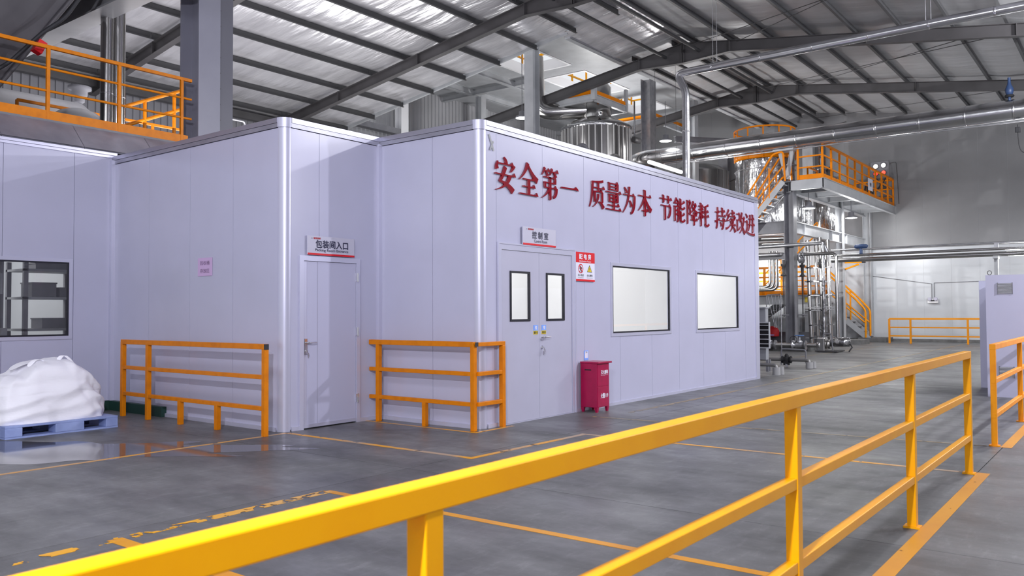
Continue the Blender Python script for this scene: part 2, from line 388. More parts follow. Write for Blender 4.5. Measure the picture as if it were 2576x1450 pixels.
# ---- hall walls
wf = thing('wall_far', (41, 9, 0), kind='structure')
for k in range(32):
    y0 = -9+k*1.125
    obj('panel', B().bx(41, 41.02, y0+.003, y0+1.122, 0.12, 4.25), m_walll, wf)
    zt = 11.15-.15*abs(y0+.56-12.85)+.15
    obj('panel', B().bx(41.0, 41.02, y0+.003, y0+1.122, 4.26, zt+2 if y0 > 14 else zt), m_wallu, wf)
obj('backing', B().bx(41.006, 41.2, -9, 27, 0, 12.9), m_stwhite, wf); obj('kerb', B().bx(40.93, 41.0, -9, 27, 0, .12), m_conc, wf)
wl = thing('wall_left', (16, 27, 0), kind='structure')
def corr(x0, x1, z0, z1, y=27.0, p=.25):
    b = B(); n = int(round((x1-x0)/p)); vs = []; fs = []
    xs = []
    for i in range(n):
        a = x0+i*(x1-x0)/n; xs += [(a, 0), (a+.13, 0), (a+.15, -.045), (a+.21, -.045), (a+.23, 0)]
    xs.append((x1, 0))
    for x, dy in xs: vs += [(x, y+dy, z0), (x, y+dy, z1)]
    for i in range(len(xs)-1): fs.append((2*i, 2*i+2, 2*i+3, 2*i+1))
    return b.add(vs, fs)
for k in range(27):
    x0 = -13+k*2.0
    if x0 >= 41: break
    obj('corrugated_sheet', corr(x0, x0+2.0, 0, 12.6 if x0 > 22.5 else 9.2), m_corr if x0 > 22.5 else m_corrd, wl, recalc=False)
for z_, d in ((8.9, .25),): obj('eave_beam', B().bar((-13, 26.7, z_), (26, 26.7, z_), .25, d), m_stdark, wl)
obj('eave_gutter', B().bar((23, 26.4, 9.55), (41, 26.4, 9.55), .35, .25), m_stgrey, wl)
obj('cap_beam', B().bar((23, 26.8, 12.45), (41, 26.8, 12.45), .3, .3), m_stwhite, wl)
wr = thing('wall_right', (14, -9, 0), kind='structure')
for k in range(22): obj('panel', B().bx(-3+2*k, -3+2*k+1.99, -9.1, -9, 0, 7.8), m_wallu, wr)

# ---- roof: sagging foil strips on purlins on rafters
ceil = thing('ceiling', (14, 12.85, 11.3), kind='structure')
RY, RZ, SL = 12.85, 11.03, .150
def rz(y): return RZ-SL*abs(y-RY)
PR = [12.50-1.37*k for k in range(16)]       # purlins, right slope
PL = [13.2+1.62*k for k in range(9)]         # purlins, left slope
def foil(x0, x1, ys, mt, sag):
    vs, fs = [], []; rows = []
    for a, c in zip(ys[:-1], ys[1:]):
        for j in range(4): rows.append((a+(c-a)*j/4, sag*sin(pi*j/4)))
    rows.append((ys[-1], 0)); nx = 4; w = x1-x0
    for y, s_ in rows:
        for i in range(nx+1):
            vs.append((x0+w*i/nx, y, rz(y)+.21-s_*(1+.35*sin(3.1*y+1.9*(x0+w*i/nx)))-.010*abs(sin(5*y+2.3*(x0+w*i/nx)))))
    for j in range(len(rows)-1):
        for i in range(nx): k = j*(nx+1)+i; fs.append((k, k+1, k+nx+2, k+nx+1))
    b = B(); b.add(vs, fs, True); return obj('foil_strip', b, mt, ceil, recalc=False)
x = -12.0; k = 0
while x < 40.9:
    w = min(1.2, 41-x)
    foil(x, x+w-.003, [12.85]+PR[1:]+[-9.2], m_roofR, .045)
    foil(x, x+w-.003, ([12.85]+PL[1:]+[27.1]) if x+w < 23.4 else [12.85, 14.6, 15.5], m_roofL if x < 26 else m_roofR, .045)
    x += w; k += 1
obj('roof_sheet', B().add([(-12, 12.85, 11.32), (41, 12.85, 11.32), (41, -9.2, rz(-9.2)+.29), (-12, -9.2, rz(-9.2)+.29)], [(0, 1, 2, 3)]), m_stgrey, ceil, recalc=False)
obj('roof_sheet', B().add([(-12, 12.85, 11.32), (22.82, 12.85, 11.32), (22.82, 27.2, rz(27.2)+.29), (-12, 27.2, rz(27.2)+.29)], [(0, 1, 2, 3)]), m_stgrey, ceil, recalc=False)
BAY = [-8.4, -1.35, 5.7, 12.75, 19.8, 26.9, 34.0, 41.0]
for i in range(len(BAY)-1):
    a, c = BAY[i]-.20, BAY[i+1]-.215
    for y in PR:
        b = B().bar((a, y, rz(y)+.09), (c, y, rz(y)+.09), .02, .18); b.bar((a, y+.035, rz(y)+.18), (c, y+.035, rz(y)+.18), .07, .012); b.bar((a, y-.035, rz(y)+.005), (c, y-.035, rz(y)+.005), .07, .012)
        obj('purlin', b, m_purlr, ceil)
    for y in PL:
        cc = c if c < 23.5 else (22.9 if a < 23 else None)
        if cc is None and y < 15.5: cc = c
        if cc is None: continue
        b = B().bar((a, y, rz(y)+.09), (cc, y, rz(y)+.09), .02, .18); b.bar((a, y+.035, rz(y)+.18), (cc, y+.035, rz(y)+.18), .07, .012); b.bar((a, y-.035, rz(y)+.005), (cc, y-.035, rz(y)+.005), .07, .012)
        obj('purlin', b, m_purl, ceil)
def rafter(x):
    for sgn, ye in ((1, 26.9), (-1, -9)):
        # deep haunch at the ridge and towards the eaves
        ys = [RY, RY+sgn*1.75, RY+sgn*9.5, ye]; ds = [.72, .38, .36, .38]
        b = B()
        for (ya, da), (yb, db) in zip(zip(ys, ds), list(zip(ys, ds))[1:]):
            za, zb = rz(ya), rz(yb)
            b.add([(x-.008, ya, za), (x-.008, yb, zb), (x-.008, yb, zb-db), (x-.008, ya, za-da), (x+.008, ya, za), (x+.008, yb, zb), (x+.008, yb, zb-db), (x+.008, ya, za-da)],
                  [(0,1,2,3),(7,6,5,4),(0,4,5,1),(3,2,6,7)])
            b.bar((x, ya, za-.01), (x, yb, zb-.01), .20, .018); b.bar((x, ya, za-da), (x, yb, zb-db), .20, .018)
        for t in (RY+sgn*.03, RY+sgn*1.75, RY+sgn*6.2, RY+sgn*10.2):
            dd = .36 if abs(t-RY) > 1 else .70
            b.bar((x, t, rz(t)), (x, t, rz(t)-dd), .22, .02, (0, 1, 0))
        r_ = obj('rafter', b, m_raft, ceil)
    return
for x in BAY[:-1]: rafter(x)
for i in range(3, 7):   # flange braces hanging under the ridge
    for y in (12.2, 13.5):
        obj('ridge_tube', B().tube([(BAY[i]+.1, y, rz(y)-.32), (BAY[i+1]-.1, y, rz(y)-.32)], .06, 8), m_purl, ceil)
for i in (4, 5, 6):
    obj('brace_rod', B().tube([(BAY[i], 1.5, rz(1.5)), (BAY[i+1]-.1, 12.5, rz(12.5)-.1)], .012, 6), m_stdark, ceil)
    obj('brace_rod', B().tube([(BAY[i]-6, 4.0, rz(4)), (BAY[i+1]-6.1, 12.0, rz(12)-.05)], .012, 6), m_stdark, ceil)

# ---- high floor over the plant with openings to daylight
hd = thing('ceiling_plant_deck', (32, 21, 12), kind='structure')
holes = [(26.4, 29.1, 19.2, 21.5), (30.3, 34.1, 19.2, 21.3), (35.4, 38.6, 19.2, 21.3)]
b = B(); cells(b, 23.35, 41, 15.5, 27, holes, lambda B_, p, q, r, s_: B_.bx(p, q, r, s_, 12.0, 12.15)); obj('deck_plate', b, m_stwhite, hd)
for H in holes:
    b = B(); x0, x1, y0, y1 = H
    b.bx(x0-.1, x1+.1, y0-.1, y0+.02, 11.97, 12.25).bx(x0-.1, x1+.1, y1-.02, y1+.1, 11.97, 12.4).bx(x0-.1, x0+.02, y0+.02, y1-.02, 11.97, 12.25).bx(x1-.02, x1+.1, y0+.02, y1-.02, 11.97, 12.4)
    obj('opening_trim', b, m_white, hd)
for y in (22.6, 25.0): obj('deck_beam', B().ibeam((23.4, y, 11.85), (41, y, 11.85), .2, .3), m_stwhite, hd)
for x in (23.7, 29.7, 34.75, 39.5): obj('deck_beam', B().ibeam((x, 21.6 if x < 39 else 15.5, 11.87), (x, 27, 11.87), .2, .26), m_stwhite, hd)
obj('edge_beam', B().bar((22.95, 15.2, rz(15.2)+.20), (22.95, 27, rz(27)+.20), .08, .18), m_stwhite, hd)
obj('edge_beam', B().bar((23.35, 15.45, 10.95), (41, 15.45, 10.95), .2, .3), m_stwhite, hd)
obj('upstand', B().bx(23.36, 41, 15.3, 15.36, 10.8, 12.2), m_stgrey, hd)
for H in holes:
    for z_ in (12.75, 13.3):
        for (p, q) in (((H[0], H[3]+.2, z_), (H[1], H[3]+.2, z_)), ((H[0]+.1, H[2], z_), (H[0]+.1, H[3]+.2, z_)), ((H[1]+.15, H[2], z_), (H[1]+.15, H[3]+.2, z_))):
            tag(obj('opening_rail', B().bar(p, q, .07, .07), m_yel, hd), None)
    for k in range(4): obj('opening_post', B().bx(H[0]+k*(H[1]-H[0])/3, H[0]+k*(H[1]-H[0])/3+.07, H[3]+.17, H[3]+.24, 12.15, 13.3), m_yel, hd)

def hcol(name, x, y, z0, z1, w, d, mt, label, cat='column', t=.02, group=None, flange='y'):
    root = thing(name, (x, y, z0), label, cat, group)
    if flange == 'y':
        b = B().bx(x-w/2, x+w/2, y-d/2, y-d/2+t, z0, z1).bx(x-w/2, x+w/2, y+d/2-t, y+d/2, z0, z1); obj('flange', b, mt, root)
        obj('web', B().bx(x-t/2, x+t/2, y-d/2+t, y+d/2-t, z0, z1), mt, root)
    else:
        b = B().bx(x-w/2, x-w/2+t, y-d/2, y+d/2, z0, z1).bx(x+w/2-t, x+w/2, y-d/2, y+d/2, z0, z1); obj('flange', b, mt, root)
        obj('web', B().bx(x-w/2+t, x+w/2-t, y-t/2, y+t/2, z0, z1), mt, root)
    return root
hcol('steel_column', 23.45, 17.05, 0, 11.3, .40, .38, m_stwhite, 'white steel column rising behind the control room roof, left of the dome topped vessel', flange='x')
hcol('steel_column', 32.05, 17.0, 0, 11.6, .55, .45, m_galv, 'galvanised steel column rising right of the dome topped vessel')
hcol('steel_column', 26.3, 26.4, 0, 11.6, .45, .4, m_white, 'bright white column at the corrugated side wall, seen over the packing room roof')
hcol('steel_column', 36.5, 17.0, 0, 11.6, .4, .4, m_stwhite, 'pale steel column deep in the plant beyond the vessel')
hcol('steel_column', 29.6, 24.5, 0, 11.6, .35, .35, m_stwhite, 'pale column far behind the vessel beside the corrugated wall')
hcol('steel_column', 31.6, 26.0, 0, 11.6, .35, .35, m_stwhite, 'pale column against the corrugated wall at its far end')

# ============================================================ THE WHITE BUILDING
H = 3.87
# control room front, facing the aisle
dr2 = (8.20, 9.97, 0, 2.33); w1 = (11.05, 12.99, 1.11, 2.16); w2 = (14.09, 16.03, 1.10, 2.15)
wc = panel_wall('wall_front', 'y', 6.52, 7.955, 17.12, 0.02, 3.74, [8.18, 9.2, 10.25, 11.28, 12.33, 13.35, 14.36, 15.38, 16.4], [dr2, w1, w2], m_panel, 1)
we = panel_wall('wall_entrance', 'y', 8.32, 6.355, 7.84, .02, 3.74, [6.81], [(6.50, 7.48, 0, 2.165)], m_panel, 1)
ws = panel_wall('wall_side', 'x', 6.26, 8.415, 12.48, .02, 3.74, [9.37, 10.38, 11.45], [], m_panel, 1)
wm = panel_wall('wall_return', 'x', 7.86, 6.615, 8.30, .02, 3.74, [7.33], [], m_panel, 1)
wb = panel_wall('wall_rear', 'y', 12.51, -3, 6.24, .02, 3.84, [-1.9, -.78, .34, 1.46, 2.58, 3.70, 4.72, 5.68], [(3.3, 5.615, 1.135, 2.21)], m_panel, 1)
we2 = panel_wall('wall_end', 'x', 17.12, 6.55, 12.5, .02, 3.74, [8, 9.2, 10.4], [], m_panel, -1)
def rcorner(root, cx, cy, r, z0, z1, q0, mt, name):
    b = B(); n = 10; vs = []
    for i in range(n+1):
        a = q0+pi/2*i/n; vs += [(cx+r*cos(a), cy+r*sin(a), z0), (cx+r*cos(a), cy+r*sin(a), z1)]
    b.add(vs, [(2*i, 2*i+2, 2*i+3, 2*i+1) for i in range(n)], True); return obj(name, b, mt, root, recalc=False)
rcorner(ws, 6.26+.10, 8.32+.10, .108, .0, 3.76, pi, m_alu, 'corner_post')
rcorner(wc, 7.86+.10, 6.52+.10, .108, .0, 3.76, pi, m_alu, 'corner_post')
obj('corner_cap', B().bx(16.95, 17.16, 6.505, 6.60, 0, 3.76), m_aluw, wc)
obj('inner_corner_trim', B().bx(7.80, 7.87, 8.27, 8.33, 0, 3.76), m_aluw, wm)
obj('inner_corner_trim', B().bx(6.20, 6.27, 12.44, 12.52, .12, 3.8), m_aluw, ws)
def coping(root, P, Q, side):
    P = Vector((*P, 0)); Q = Vector((*Q, 0)); d = (Q-P).normalized(); s_ = Vector((*side, 0))
    for zz, t, w_ in ((3.745, 3.80, .018), (3.80, 3.865, .026)):
        b = B().bar(P+Vector((0, 0, (zz+t)/2))+s_*(-.03), Q+Vector((0, 0, (zz+t)/2))+s_*(-.03), .06+2*w_, t-zz-.003); obj('coping', b, m_cop if zz < 3.8 else m_alu2, root)
m_alu2 = mat('coping_metal', (.40, .40, .49), .35, .6)
coping(wc, (7.965, 6.52), (17.15, 6.52), (0, -1)); coping(we, (6.365, 8.32), (7.84, 8.32), (0, -1)); coping(ws, (6.26, 8.42), (6.26, 12.6), (-1, 0)); coping(wm, (7.86, 6.62), (7.86, 8.30), (-1, 0)); coping(we2, (17.12, 6.5), (17.12, 12.5), (1, 0))
for (cx, cy, root) in ((6.36, 8.42, ws), (7.96, 6.62, wc)):
    rcorner(root, cx, cy, .122, 3.745, 3.865, pi, m_alu, 'corner_cap')
# base kerbs
obj('base_channel', B().bx(7.98, 8.2, 6.50, 6.53, 0, .05).bx(9.97, 16.94, 6.505, 6.53, 0, .045), m_aluw, wc)
obj('base_channel', B().bx(6.235, 6.27, 8.44, 10.95, 0, .05), m_aluw, ws)
obj('green_kerb', B().bx(6.18, 6.262, 10.95, 12.5, 0, .14), m_green, ws); obj('green_kerb', B().bx(3, 6.26, 12.43, 12.512, 0, .14), m_green, wb)
obj('base_channel', B().bx(7.835, 7.87, 6.64, 8.3, 0, .05), m_aluw, wm)
obj('base_channel', B().bx(7.49, 7.84, 8.30, 8.325, 0, .05).bx(6.38, 6.49, 8.30, 8.325, 0, .05), m_aluw, we)
roofb = thing('ceiling_building', (12, 9.5, 3.8), kind='structure')
obj('roof_panel', B().bx(7.95, 17.1, 6.60, 12.5, 3.70, 3.80), m_inwall, roofb); obj('roof_panel', B().bx(6.33, 7.95, 8.40, 12.5, 3.70, 3.80), m_inwall, roofb)
# cove and sloping sheet above the rear wall
for zz, yy in ((3.86, 12.49), (3.90, 12.47)): obj('cove_trim', B().bx(-3, 6.3, yy, 12.53, zz-.02, zz+.018), m_aluw, wb)
for k in range(12):
    x0 = -4.35+k*1.13
    b = B().add([(x0+.004, 12.50, 3.925), (x0+1.126, 12.50, 3.925), (x0+1.126, 12.93, 4.335), (x0+.004, 12.93, 4.335)], [(0, 1, 2, 3)])
    b.add([(x0+.004, 12.505, 3.95), (x0+1.126, 12.505, 3.95), (x0+1.126, 12.93, 4.36), (x0+.004, 12.93, 4.36)], [(3, 2, 1, 0)])
    obj('soffit_panel', b, m_cop, wb, recalc=False)

# ---- interiors seen through the glass
ri = thing('wall_control_room_inside', (12, 9.8, 0), kind='structure')
obj('partition', B().bx(7.95, 17.0, 9.9, 9.96, 0, 3.7), m_inwall, ri)
for x in (8.0, 13.6, 17.02): obj('partition', B().bx(x, x+.05, 6.6, 9.9, 0, 3.7), m_inwall, ri)
for x in (12.05, 15.9): obj('wall_post', B().bx(x, x+.12, 9.8, 9.9, 0, 3.7), mat('pale_grey', (.62, .66, .7), .5), ri)
obj('socket', B().bx(9.35, 9.43, 9.88, 9.9, 1.45, 1.58), m_signgrey, ri)
obj('inside_floor', B().bx(8, 17, 6.57, 9.9, .001, .01), m_inwall, ri)
rs = thing('wall_store_room_inside', (3, 17, 0), kind='structure')
for k in range(10): obj('partition', B().bx(-2+k*.9, -2+k*.9+.88, 17.0, 17.06, 0, 4.2), m_walll, rs)
obj('partition', B().bx(6.27, 6.33, 12.6, 17, 0, 3.85), m_walll, rs)
obj('ceiling_sheet', B().bx(-3, 6.3, 12.6, 17, 3.86, 3.89), m_stgrey, rs)

def window(name, x0, x1, z0, z1, y, fw_=.024, outer=.05):
    r_ = thing(name, ((x0+x1)/2, y, z0), kind='structure')
    b = B(); o = outer
    for a in ((x0-o, x1+o, z1, z1+o), (x0-o, x1+o, z0-o, z0), (x0-o, x0, z0, z1), (x1, x1+o, z0, z1)): b.bx(a[0], a[1], y-.012, y+.05, a[2], a[3])
    obj('frame', b, m_aluw, r_)
    b = B(); f = fw_
    for a in ((x0, x1, z1-f, z1), (x0, x1, z0, z0+f), (x0, x0+f, z0+f, z1-f), (x1-f, x1, z0+f, z1-f)): b.bx(a[0], a[1], y-.006, y+.014, a[2], a[3])
    tag(obj('gasket', b, m_black, r_), 'black rubber gasket')
    obj('glass_pane', B().bx(x0+f, x1-f, y+.008, y+.014, z0+f, z1-f), m_glass, r_)
    return r_
window('window_1', *w1, 6.52); window('window_2', *w2, 6.52); window('window_3', 3.3, 5.615, 1.135, 2.21, 12.51)
# faint notices inside window 1
wn = thing('inside_notice', (11.4, 9.7, 0), 'pale notices taped on the inner wall behind the larger front window', 'notice')
obj('board', B().bx(14.15, 14.6, 9.86, 9.898, .9, 1.6), m_signgrey, wn); obj('board', B().bx(14.05, 14.28, 9.86, 9.898, 1.75, 2.1), mat('pale_peach', (.8, .62, .58), .6), wn)

# ---- packing room door
d1 = thing('door_1', (7.0, 8.32, 0), kind='structure')
b = B().bx(6.49, 6.555, 8.295, 8.36, 0, 2.17).bx(7.42, 7.485, 8.295, 8.36, 0, 2.17).bx(6.555, 7.42, 8.295, 8.36, 2.105, 2.17); obj('door_frame', b, m_aluw, d1)
lf = obj('door_leaf', B().bx(6.56, 7.415, 8.31, 8.35, .015, 2.10), m_door2, d1)
obj('leaf_edge', B().bx(6.56, 6.60, 8.303, 8.312, .06, 2.09).bx(6.56, 7.415, 8.303, 8.312, .015, .06), m_alu, lf)
obj('leaf_seam', B().bx(6.772, 6.776, 8.3088, 8.3105, .06, 2.1), m_back, lf)
for z_ in (.32, 1.2, 1.92): tag(obj('hinge', B().bx(7.412, 7.455, 8.287, 8.31, z_-.055, z_+.055).tube([(7.436, 8.285, z_-.06), (7.436, 8.285, z_+.06)], .009, 8), m_chrome, d1), 'steel hinge')
def lever(root, x, y, z, plate=True):
    b = B()
    if plate: b.bx(x-.022, x+.022, y-.012, y, z-.13, z+.07)
    else: b.lathe((x, y-.012, z), [(.028, 0), (.028, .012)], 16, 'y')
    h_ = obj('handle', b, m_chrome, root, bevel=.003)
    b = B().tube([(x, y-.01, z+.02), (x, y-.055, z+.02), (x+.05, y-.06, z+.018), (x+.13, y-.055, z+.022)], .010, 10, bend=.02); obj('lever', b, m_chrome, h_)
    kz = z-.085 if plate else z-.12
    b = B().lathe((x, y-.02, kz), [(.013, 0), (.013, .02)], 12, 'y')
    if not plate: b.lathe((x, y-.008, kz), [(.026, 0), (.026, .008)], 16, 'y')
    obj('lock_cylinder', b, m_chrome, h_)
    kb = B().bx(x-.002, x+.002, y-.045, y-.02, kz-.006, kz+.006).tube([(x, y-.04, kz), (x+.01, y-.04, kz-.03), (x+.012, y-.04, kz-.09)], .004, 6); kb.bx(x+.005, x+.024, y-.042, y-.038, kz-.06, kz-.025)
    if not plate: kb.tube([(x, y-.04, kz), (x-.015, y-.04, kz-.05), (x-.018, y-.04, kz-.10)], .004, 6).bx(x-.03, x-.010, y-.043, y-.038, kz-.10, kz-.05)
    obj('keys', kb, m_chrome, h_)
lever(d1, 6.585, 8.305, 1.06)
# ---- control room double door
d2 = thing('door_2', (9.08, 6.52, 0), kind='structure')
b = B().bx(8.205, 8.262, 6.50, 6.58, 0, 2.325).bx(9.90, 9.965, 6.50, 6.58, 0, 2.325).bx(8.262, 9.90, 6.50, 6.58, 2.255, 2.325)
b.bx(8.185, 8.208, 6.492, 6.52, 0, 2.345).bx(9.962, 9.985, 6.492, 6.52, 0, 2.345).bx(8.208, 9.962, 6.492, 6.52, 2.325, 2.345); obj('door_frame', b, m_aluw, d2)
for (x0, x1, p0, p1, lab) in ((8.266, 9.095, 8.445, 8.885, 'left'), (9.10, 9.897, 9.262, 9.705, 'right')):
    b = B(); cells(b, x0, x1, .012, 2.25, [(p0, p1, 1.325, 1.985)], lambda B_, p, q, r, s_: B_.bx(p, q, 6.515, 6.56, r, s_))
    lf = tag(obj('door_leaf', b, m_door, d2), lab+' grey leaf with a tall narrow pane')
    b = B(); f = .028
    for a in ((p0, p1, 1.985-f, 1.985), (p0, p1, 1.325, 1.325+f), (p0, p0+f, 1.353, 1.957), (p1-f, p1, 1.353, 1.957)): b.bx(a[0], a[1], 6.503, 6.535, a[2], a[3])
    tag(obj('pane_gasket', b, m_black, lf), 'black gasket'); obj('glass_pane', B().bx(p0+f, p1-f, 6.53, 6.536, 1.353, 1.957), m_glass, lf)
lever(d2, 9.155, 6.515, 1.085, False)
b = B().bx(8.2, 9.97, 6.51, 6.58, 0, .010); obj('threshold', b, m_aluw, d2)
for (x, lab) in ((9.01, 'blue push sticker left of the double door handle'), (9.20, 'blue push sticker just above the double door handle')):
    st = thing('push_sticker', (x, 6.512, 1.15), lab, 'sticker', 'push stickers on the double door')
    obj('print', B().bx(x-.05, x+.05, 6.5105, 6.5145, 1.195, 1.27), m_blue, st); obj('foot', B().bx(x-.05, x+.05, 6.5105, 6.5145, 1.145, 1.195), m_syel, st)
    text('推', m_wtext, st, (x, 6.5105, 1.234), *XZ, height=.052, bold=.02); 
    for k in range(3): obj('print_mark', B().bx(x-.04+k*.03, x-.022+k*.03, 6.5095, 6.5105, 1.152, 1.186), m_ink, st)
# sticker beside the fire box
st = thing('wall_sticker', (10.28, 6.515, .72), 'small blue bordered white sticker above the red box', 'sticker')
obj('border', B().bx(10.225, 10.335, 6.513, 6.518, .735, .875), m_blue, st); obj('face', B().bx(10.24, 10.32, 6.511, 6.5135, .765, .865), m_signwhite, st)
text('安全', m_navy, st, (10.28, 6.5115, .852), *XZ, width=.045, bold=.01)
# sticky tape remains by the corner post
tp = thing('tape_scrap', (8.07, 6.514, 3.55), 'crossed scraps of grey tape near the top of the corner post', 'tape')
obj('strip', B().bar((8.03, 6.512, 3.70), (8.12, 6.512, 3.50), .004, .03, (1, 0, 0)), mat('old_tape', (.38, .39, .40), .7), tp)
obj('strip', B().bar((8.11, 6.509, 3.62), (8.045, 6.509, 3.50), .004, .025, (1, 0, 0)), mat('old_tape_b', (.36, .37, .38), .7), tp)

# ---- sign boards
def logo(root, x, y, z, w):
    obj('logo', B().bx(x, x+w*.14, y-.0012, y-.0002, z+.006, z+.011), m_navy, root)
    b = B()
    for k in range(4):
        a = x+w*(.26+k*.19); ww = w*.15
        b.bx(a, a+ww, y-.0012, y-.0002, z, z+.004).bx(a, a+ww, y-.0012, y-.0002, z+.008, z+.012).bx(a, a+ww, y-.0012, y-.0002, z+.016, z+.021).bx(a, a+ww*.2, y-.0012, y-.0002, z, z+.021).bx(a+ww*.42, a+ww*.6, y-.0012, y-.0002, z, z+.021).bx(a+ww*.8, a+ww, y-.0012, y-.0002, z, z+.021)
    obj('logo', b, m_signred, root)
sg = thing('door_sign', (6.98, 8.29, 2.17), 'packing room entrance sign board above the single lilac door', 'sign')
obj('board', B().bx(6.60, 7.37, 8.285, 8.30, 2.185, 2.425), m_signgrey, sg); obj('red_strip', B().bx(6.60, 7.37, 8.2835, 8.285, 2.183, 2.207), m_signred, sg)
text('包装间入口', m_navy, sg, (6.99, 8.284, 2.325), *XZ, width=.53, height=.10, bold=.025)
text('Packing Room Entrance', m_navy, sg, (6.99, 8.284, 2.245), *XZ, width=.54, height=.045, bold=.008)
logo(sg, 6.655, 8.284, 2.385, .15)
sg = thing('door_sign', (9.08, 6.49, 2.33), 'control room sign board above the grey double door', 'sign')
obj('board', B().bx(8.70, 9.465, 6.485, 6.50, 2.345, 2.585), m_signgrey, sg); obj('red_strip', B().bx(8.70, 9.465, 6.4835, 6.485, 2.343, 2.367), m_signred, sg)
text('控 制 室', m_navy, sg, (9.09, 6.484, 2.485), *XZ, width=.37, height=.095, bold=.025)
text('Control Room', m_navy, sg, (9.10, 6.484, 2.405), *XZ, width=.30, height=.04, bold=.008)
logo(sg, 8.77, 6.484, 2.545, .17)
sg = thing('warning_sign', (10.24, 6.50, 1.89), 'red and white distribution room warning sign beside the double door', 'sign')
obj('board', B().bx(9.98, 10.51, 6.50, 6.512, 1.893, 2.32), m_signwhite, sg)
obj('red_header', B().bx(9.98, 10.51, 6.4985, 6.50, 2.165, 2.32), m_signred, sg); obj('red_strip', B().bx(9.98, 10.51, 6.4985, 6.50, 1.893, 1.922), m_signred, sg)
text('配 电 房', m_wtext, sg, (10.24, 6.498, 2.255), *XZ, width=.32, height=.075, bold=.03)
text('Distribution Room', m_wtext, sg, (10.24, 6.498, 2.187), *XZ, width=.32, height=.024, bold=.008)
def disc(cx, cz, y, r0, r1, n=28):
    b = B(); vs = []
    for k in range(n):
        a = 2*pi*k/n; vs += [(cx+r0*cos(a), y, cz+r0*sin(a)), (cx+r1*cos(a), y, cz+r1*sin(a))]
    return b.add(vs, [(2*k, 2*k+1, (2*k+3) % (2*n), (2*k+2) % (2*n)) for k in range(n)])
g = disc(10.125, 2.077, 6.4985, .055, .068); g.bar((10.085, 6.4975, 2.12), (10.165, 6.4975, 2.03), .002, .012, (1, 0, 0)); obj('prohibition_ring', g, m_signred, sg, recalc=False)
b = B().bx(10.105, 10.145, 6.4985, 6.4995, 2.06, 2.10); b.add(disc(10.125, 2.112, 6.499, 0.001, .012, 12).v, disc(0, 0, 0, 0, 1, 12).f)
b.bar((10.112, 6.499, 2.06), (10.098, 6.499, 2.025), .001, .012, (1, 0, 0)).bar((10.138, 6.499, 2.06), (10.15, 6.499, 2.025), .001, .012, (1, 0, 0)).bar((10.145, 6.499, 2.095), (10.162, 6.499, 2.07), .001, .009, (1, 0, 0)).bar((10.105, 6.499, 2.095), (10.088, 6.499, 2.075), .001, .009, (1, 0, 0))
obj('walking_figure', b, m_ink, sg, recalc=False)
T = lambda s_, m_, y_: obj('warning_triangle', B().add([(10.365-.07*s_, y_, 2.03+.004*(1-s_)*9), (10.365+.07*s_, y_, 2.03+.004*(1-s_)*9), (10.365, y_, 2.14-.016*(1-s_)*6)], [(0, 1, 2)]), m_, sg, recalc=False)
T(1, m_ink, 6.4988); T(.82, m_syel, 6.4982)
obj('lightning_bolt', B().add([(10.37, 6.4976, 2.112), (10.352, 6.4976, 2.075), (10.364, 6.4976, 2.078), (10.358, 6.4976, 2.042), (10.378, 6.4976, 2.085), (10.366, 6.4976, 2.082)], [(0, 1, 2, 5), (5, 2, 3, 4)]), m_ink, sg, recalc=False)
text('闲人免进', m_ink, sg, (10.125, 6.498, 1.982), *XZ, width=.15, height=.032, bold=.01); text('当心触电', m_ink, sg, (10.365, 6.498, 1.982), *XZ, width=.15, height=.032, bold=.01)
text('No admittance', m_ink, sg, (10.125, 6.498, 1.945), *XZ, width=.14, height=.012); text('Danger electric shock', m_ink, sg, (10.365, 6.498, 1.945), *XZ, width=.16, height=.012)
pp = thing('paper_notice', (6.25, 10.0, 1.95), 'pink paper notice taped to the left wall above the guard rail', 'notice')
obj('sheet', B().bx(6.252, 6.256, 9.83, 10.17, 1.955, 2.20), m_pink, pp)
text('回收桶', m_pinkt, pp, (6.252, 10.0, 2.13), *YZ, width=.22, height=.055, bold=.0); text('存放区', m_pinkt, pp, (6.252, 10.0, 2.025), *YZ, width=.22, height=.055, bold=.0)

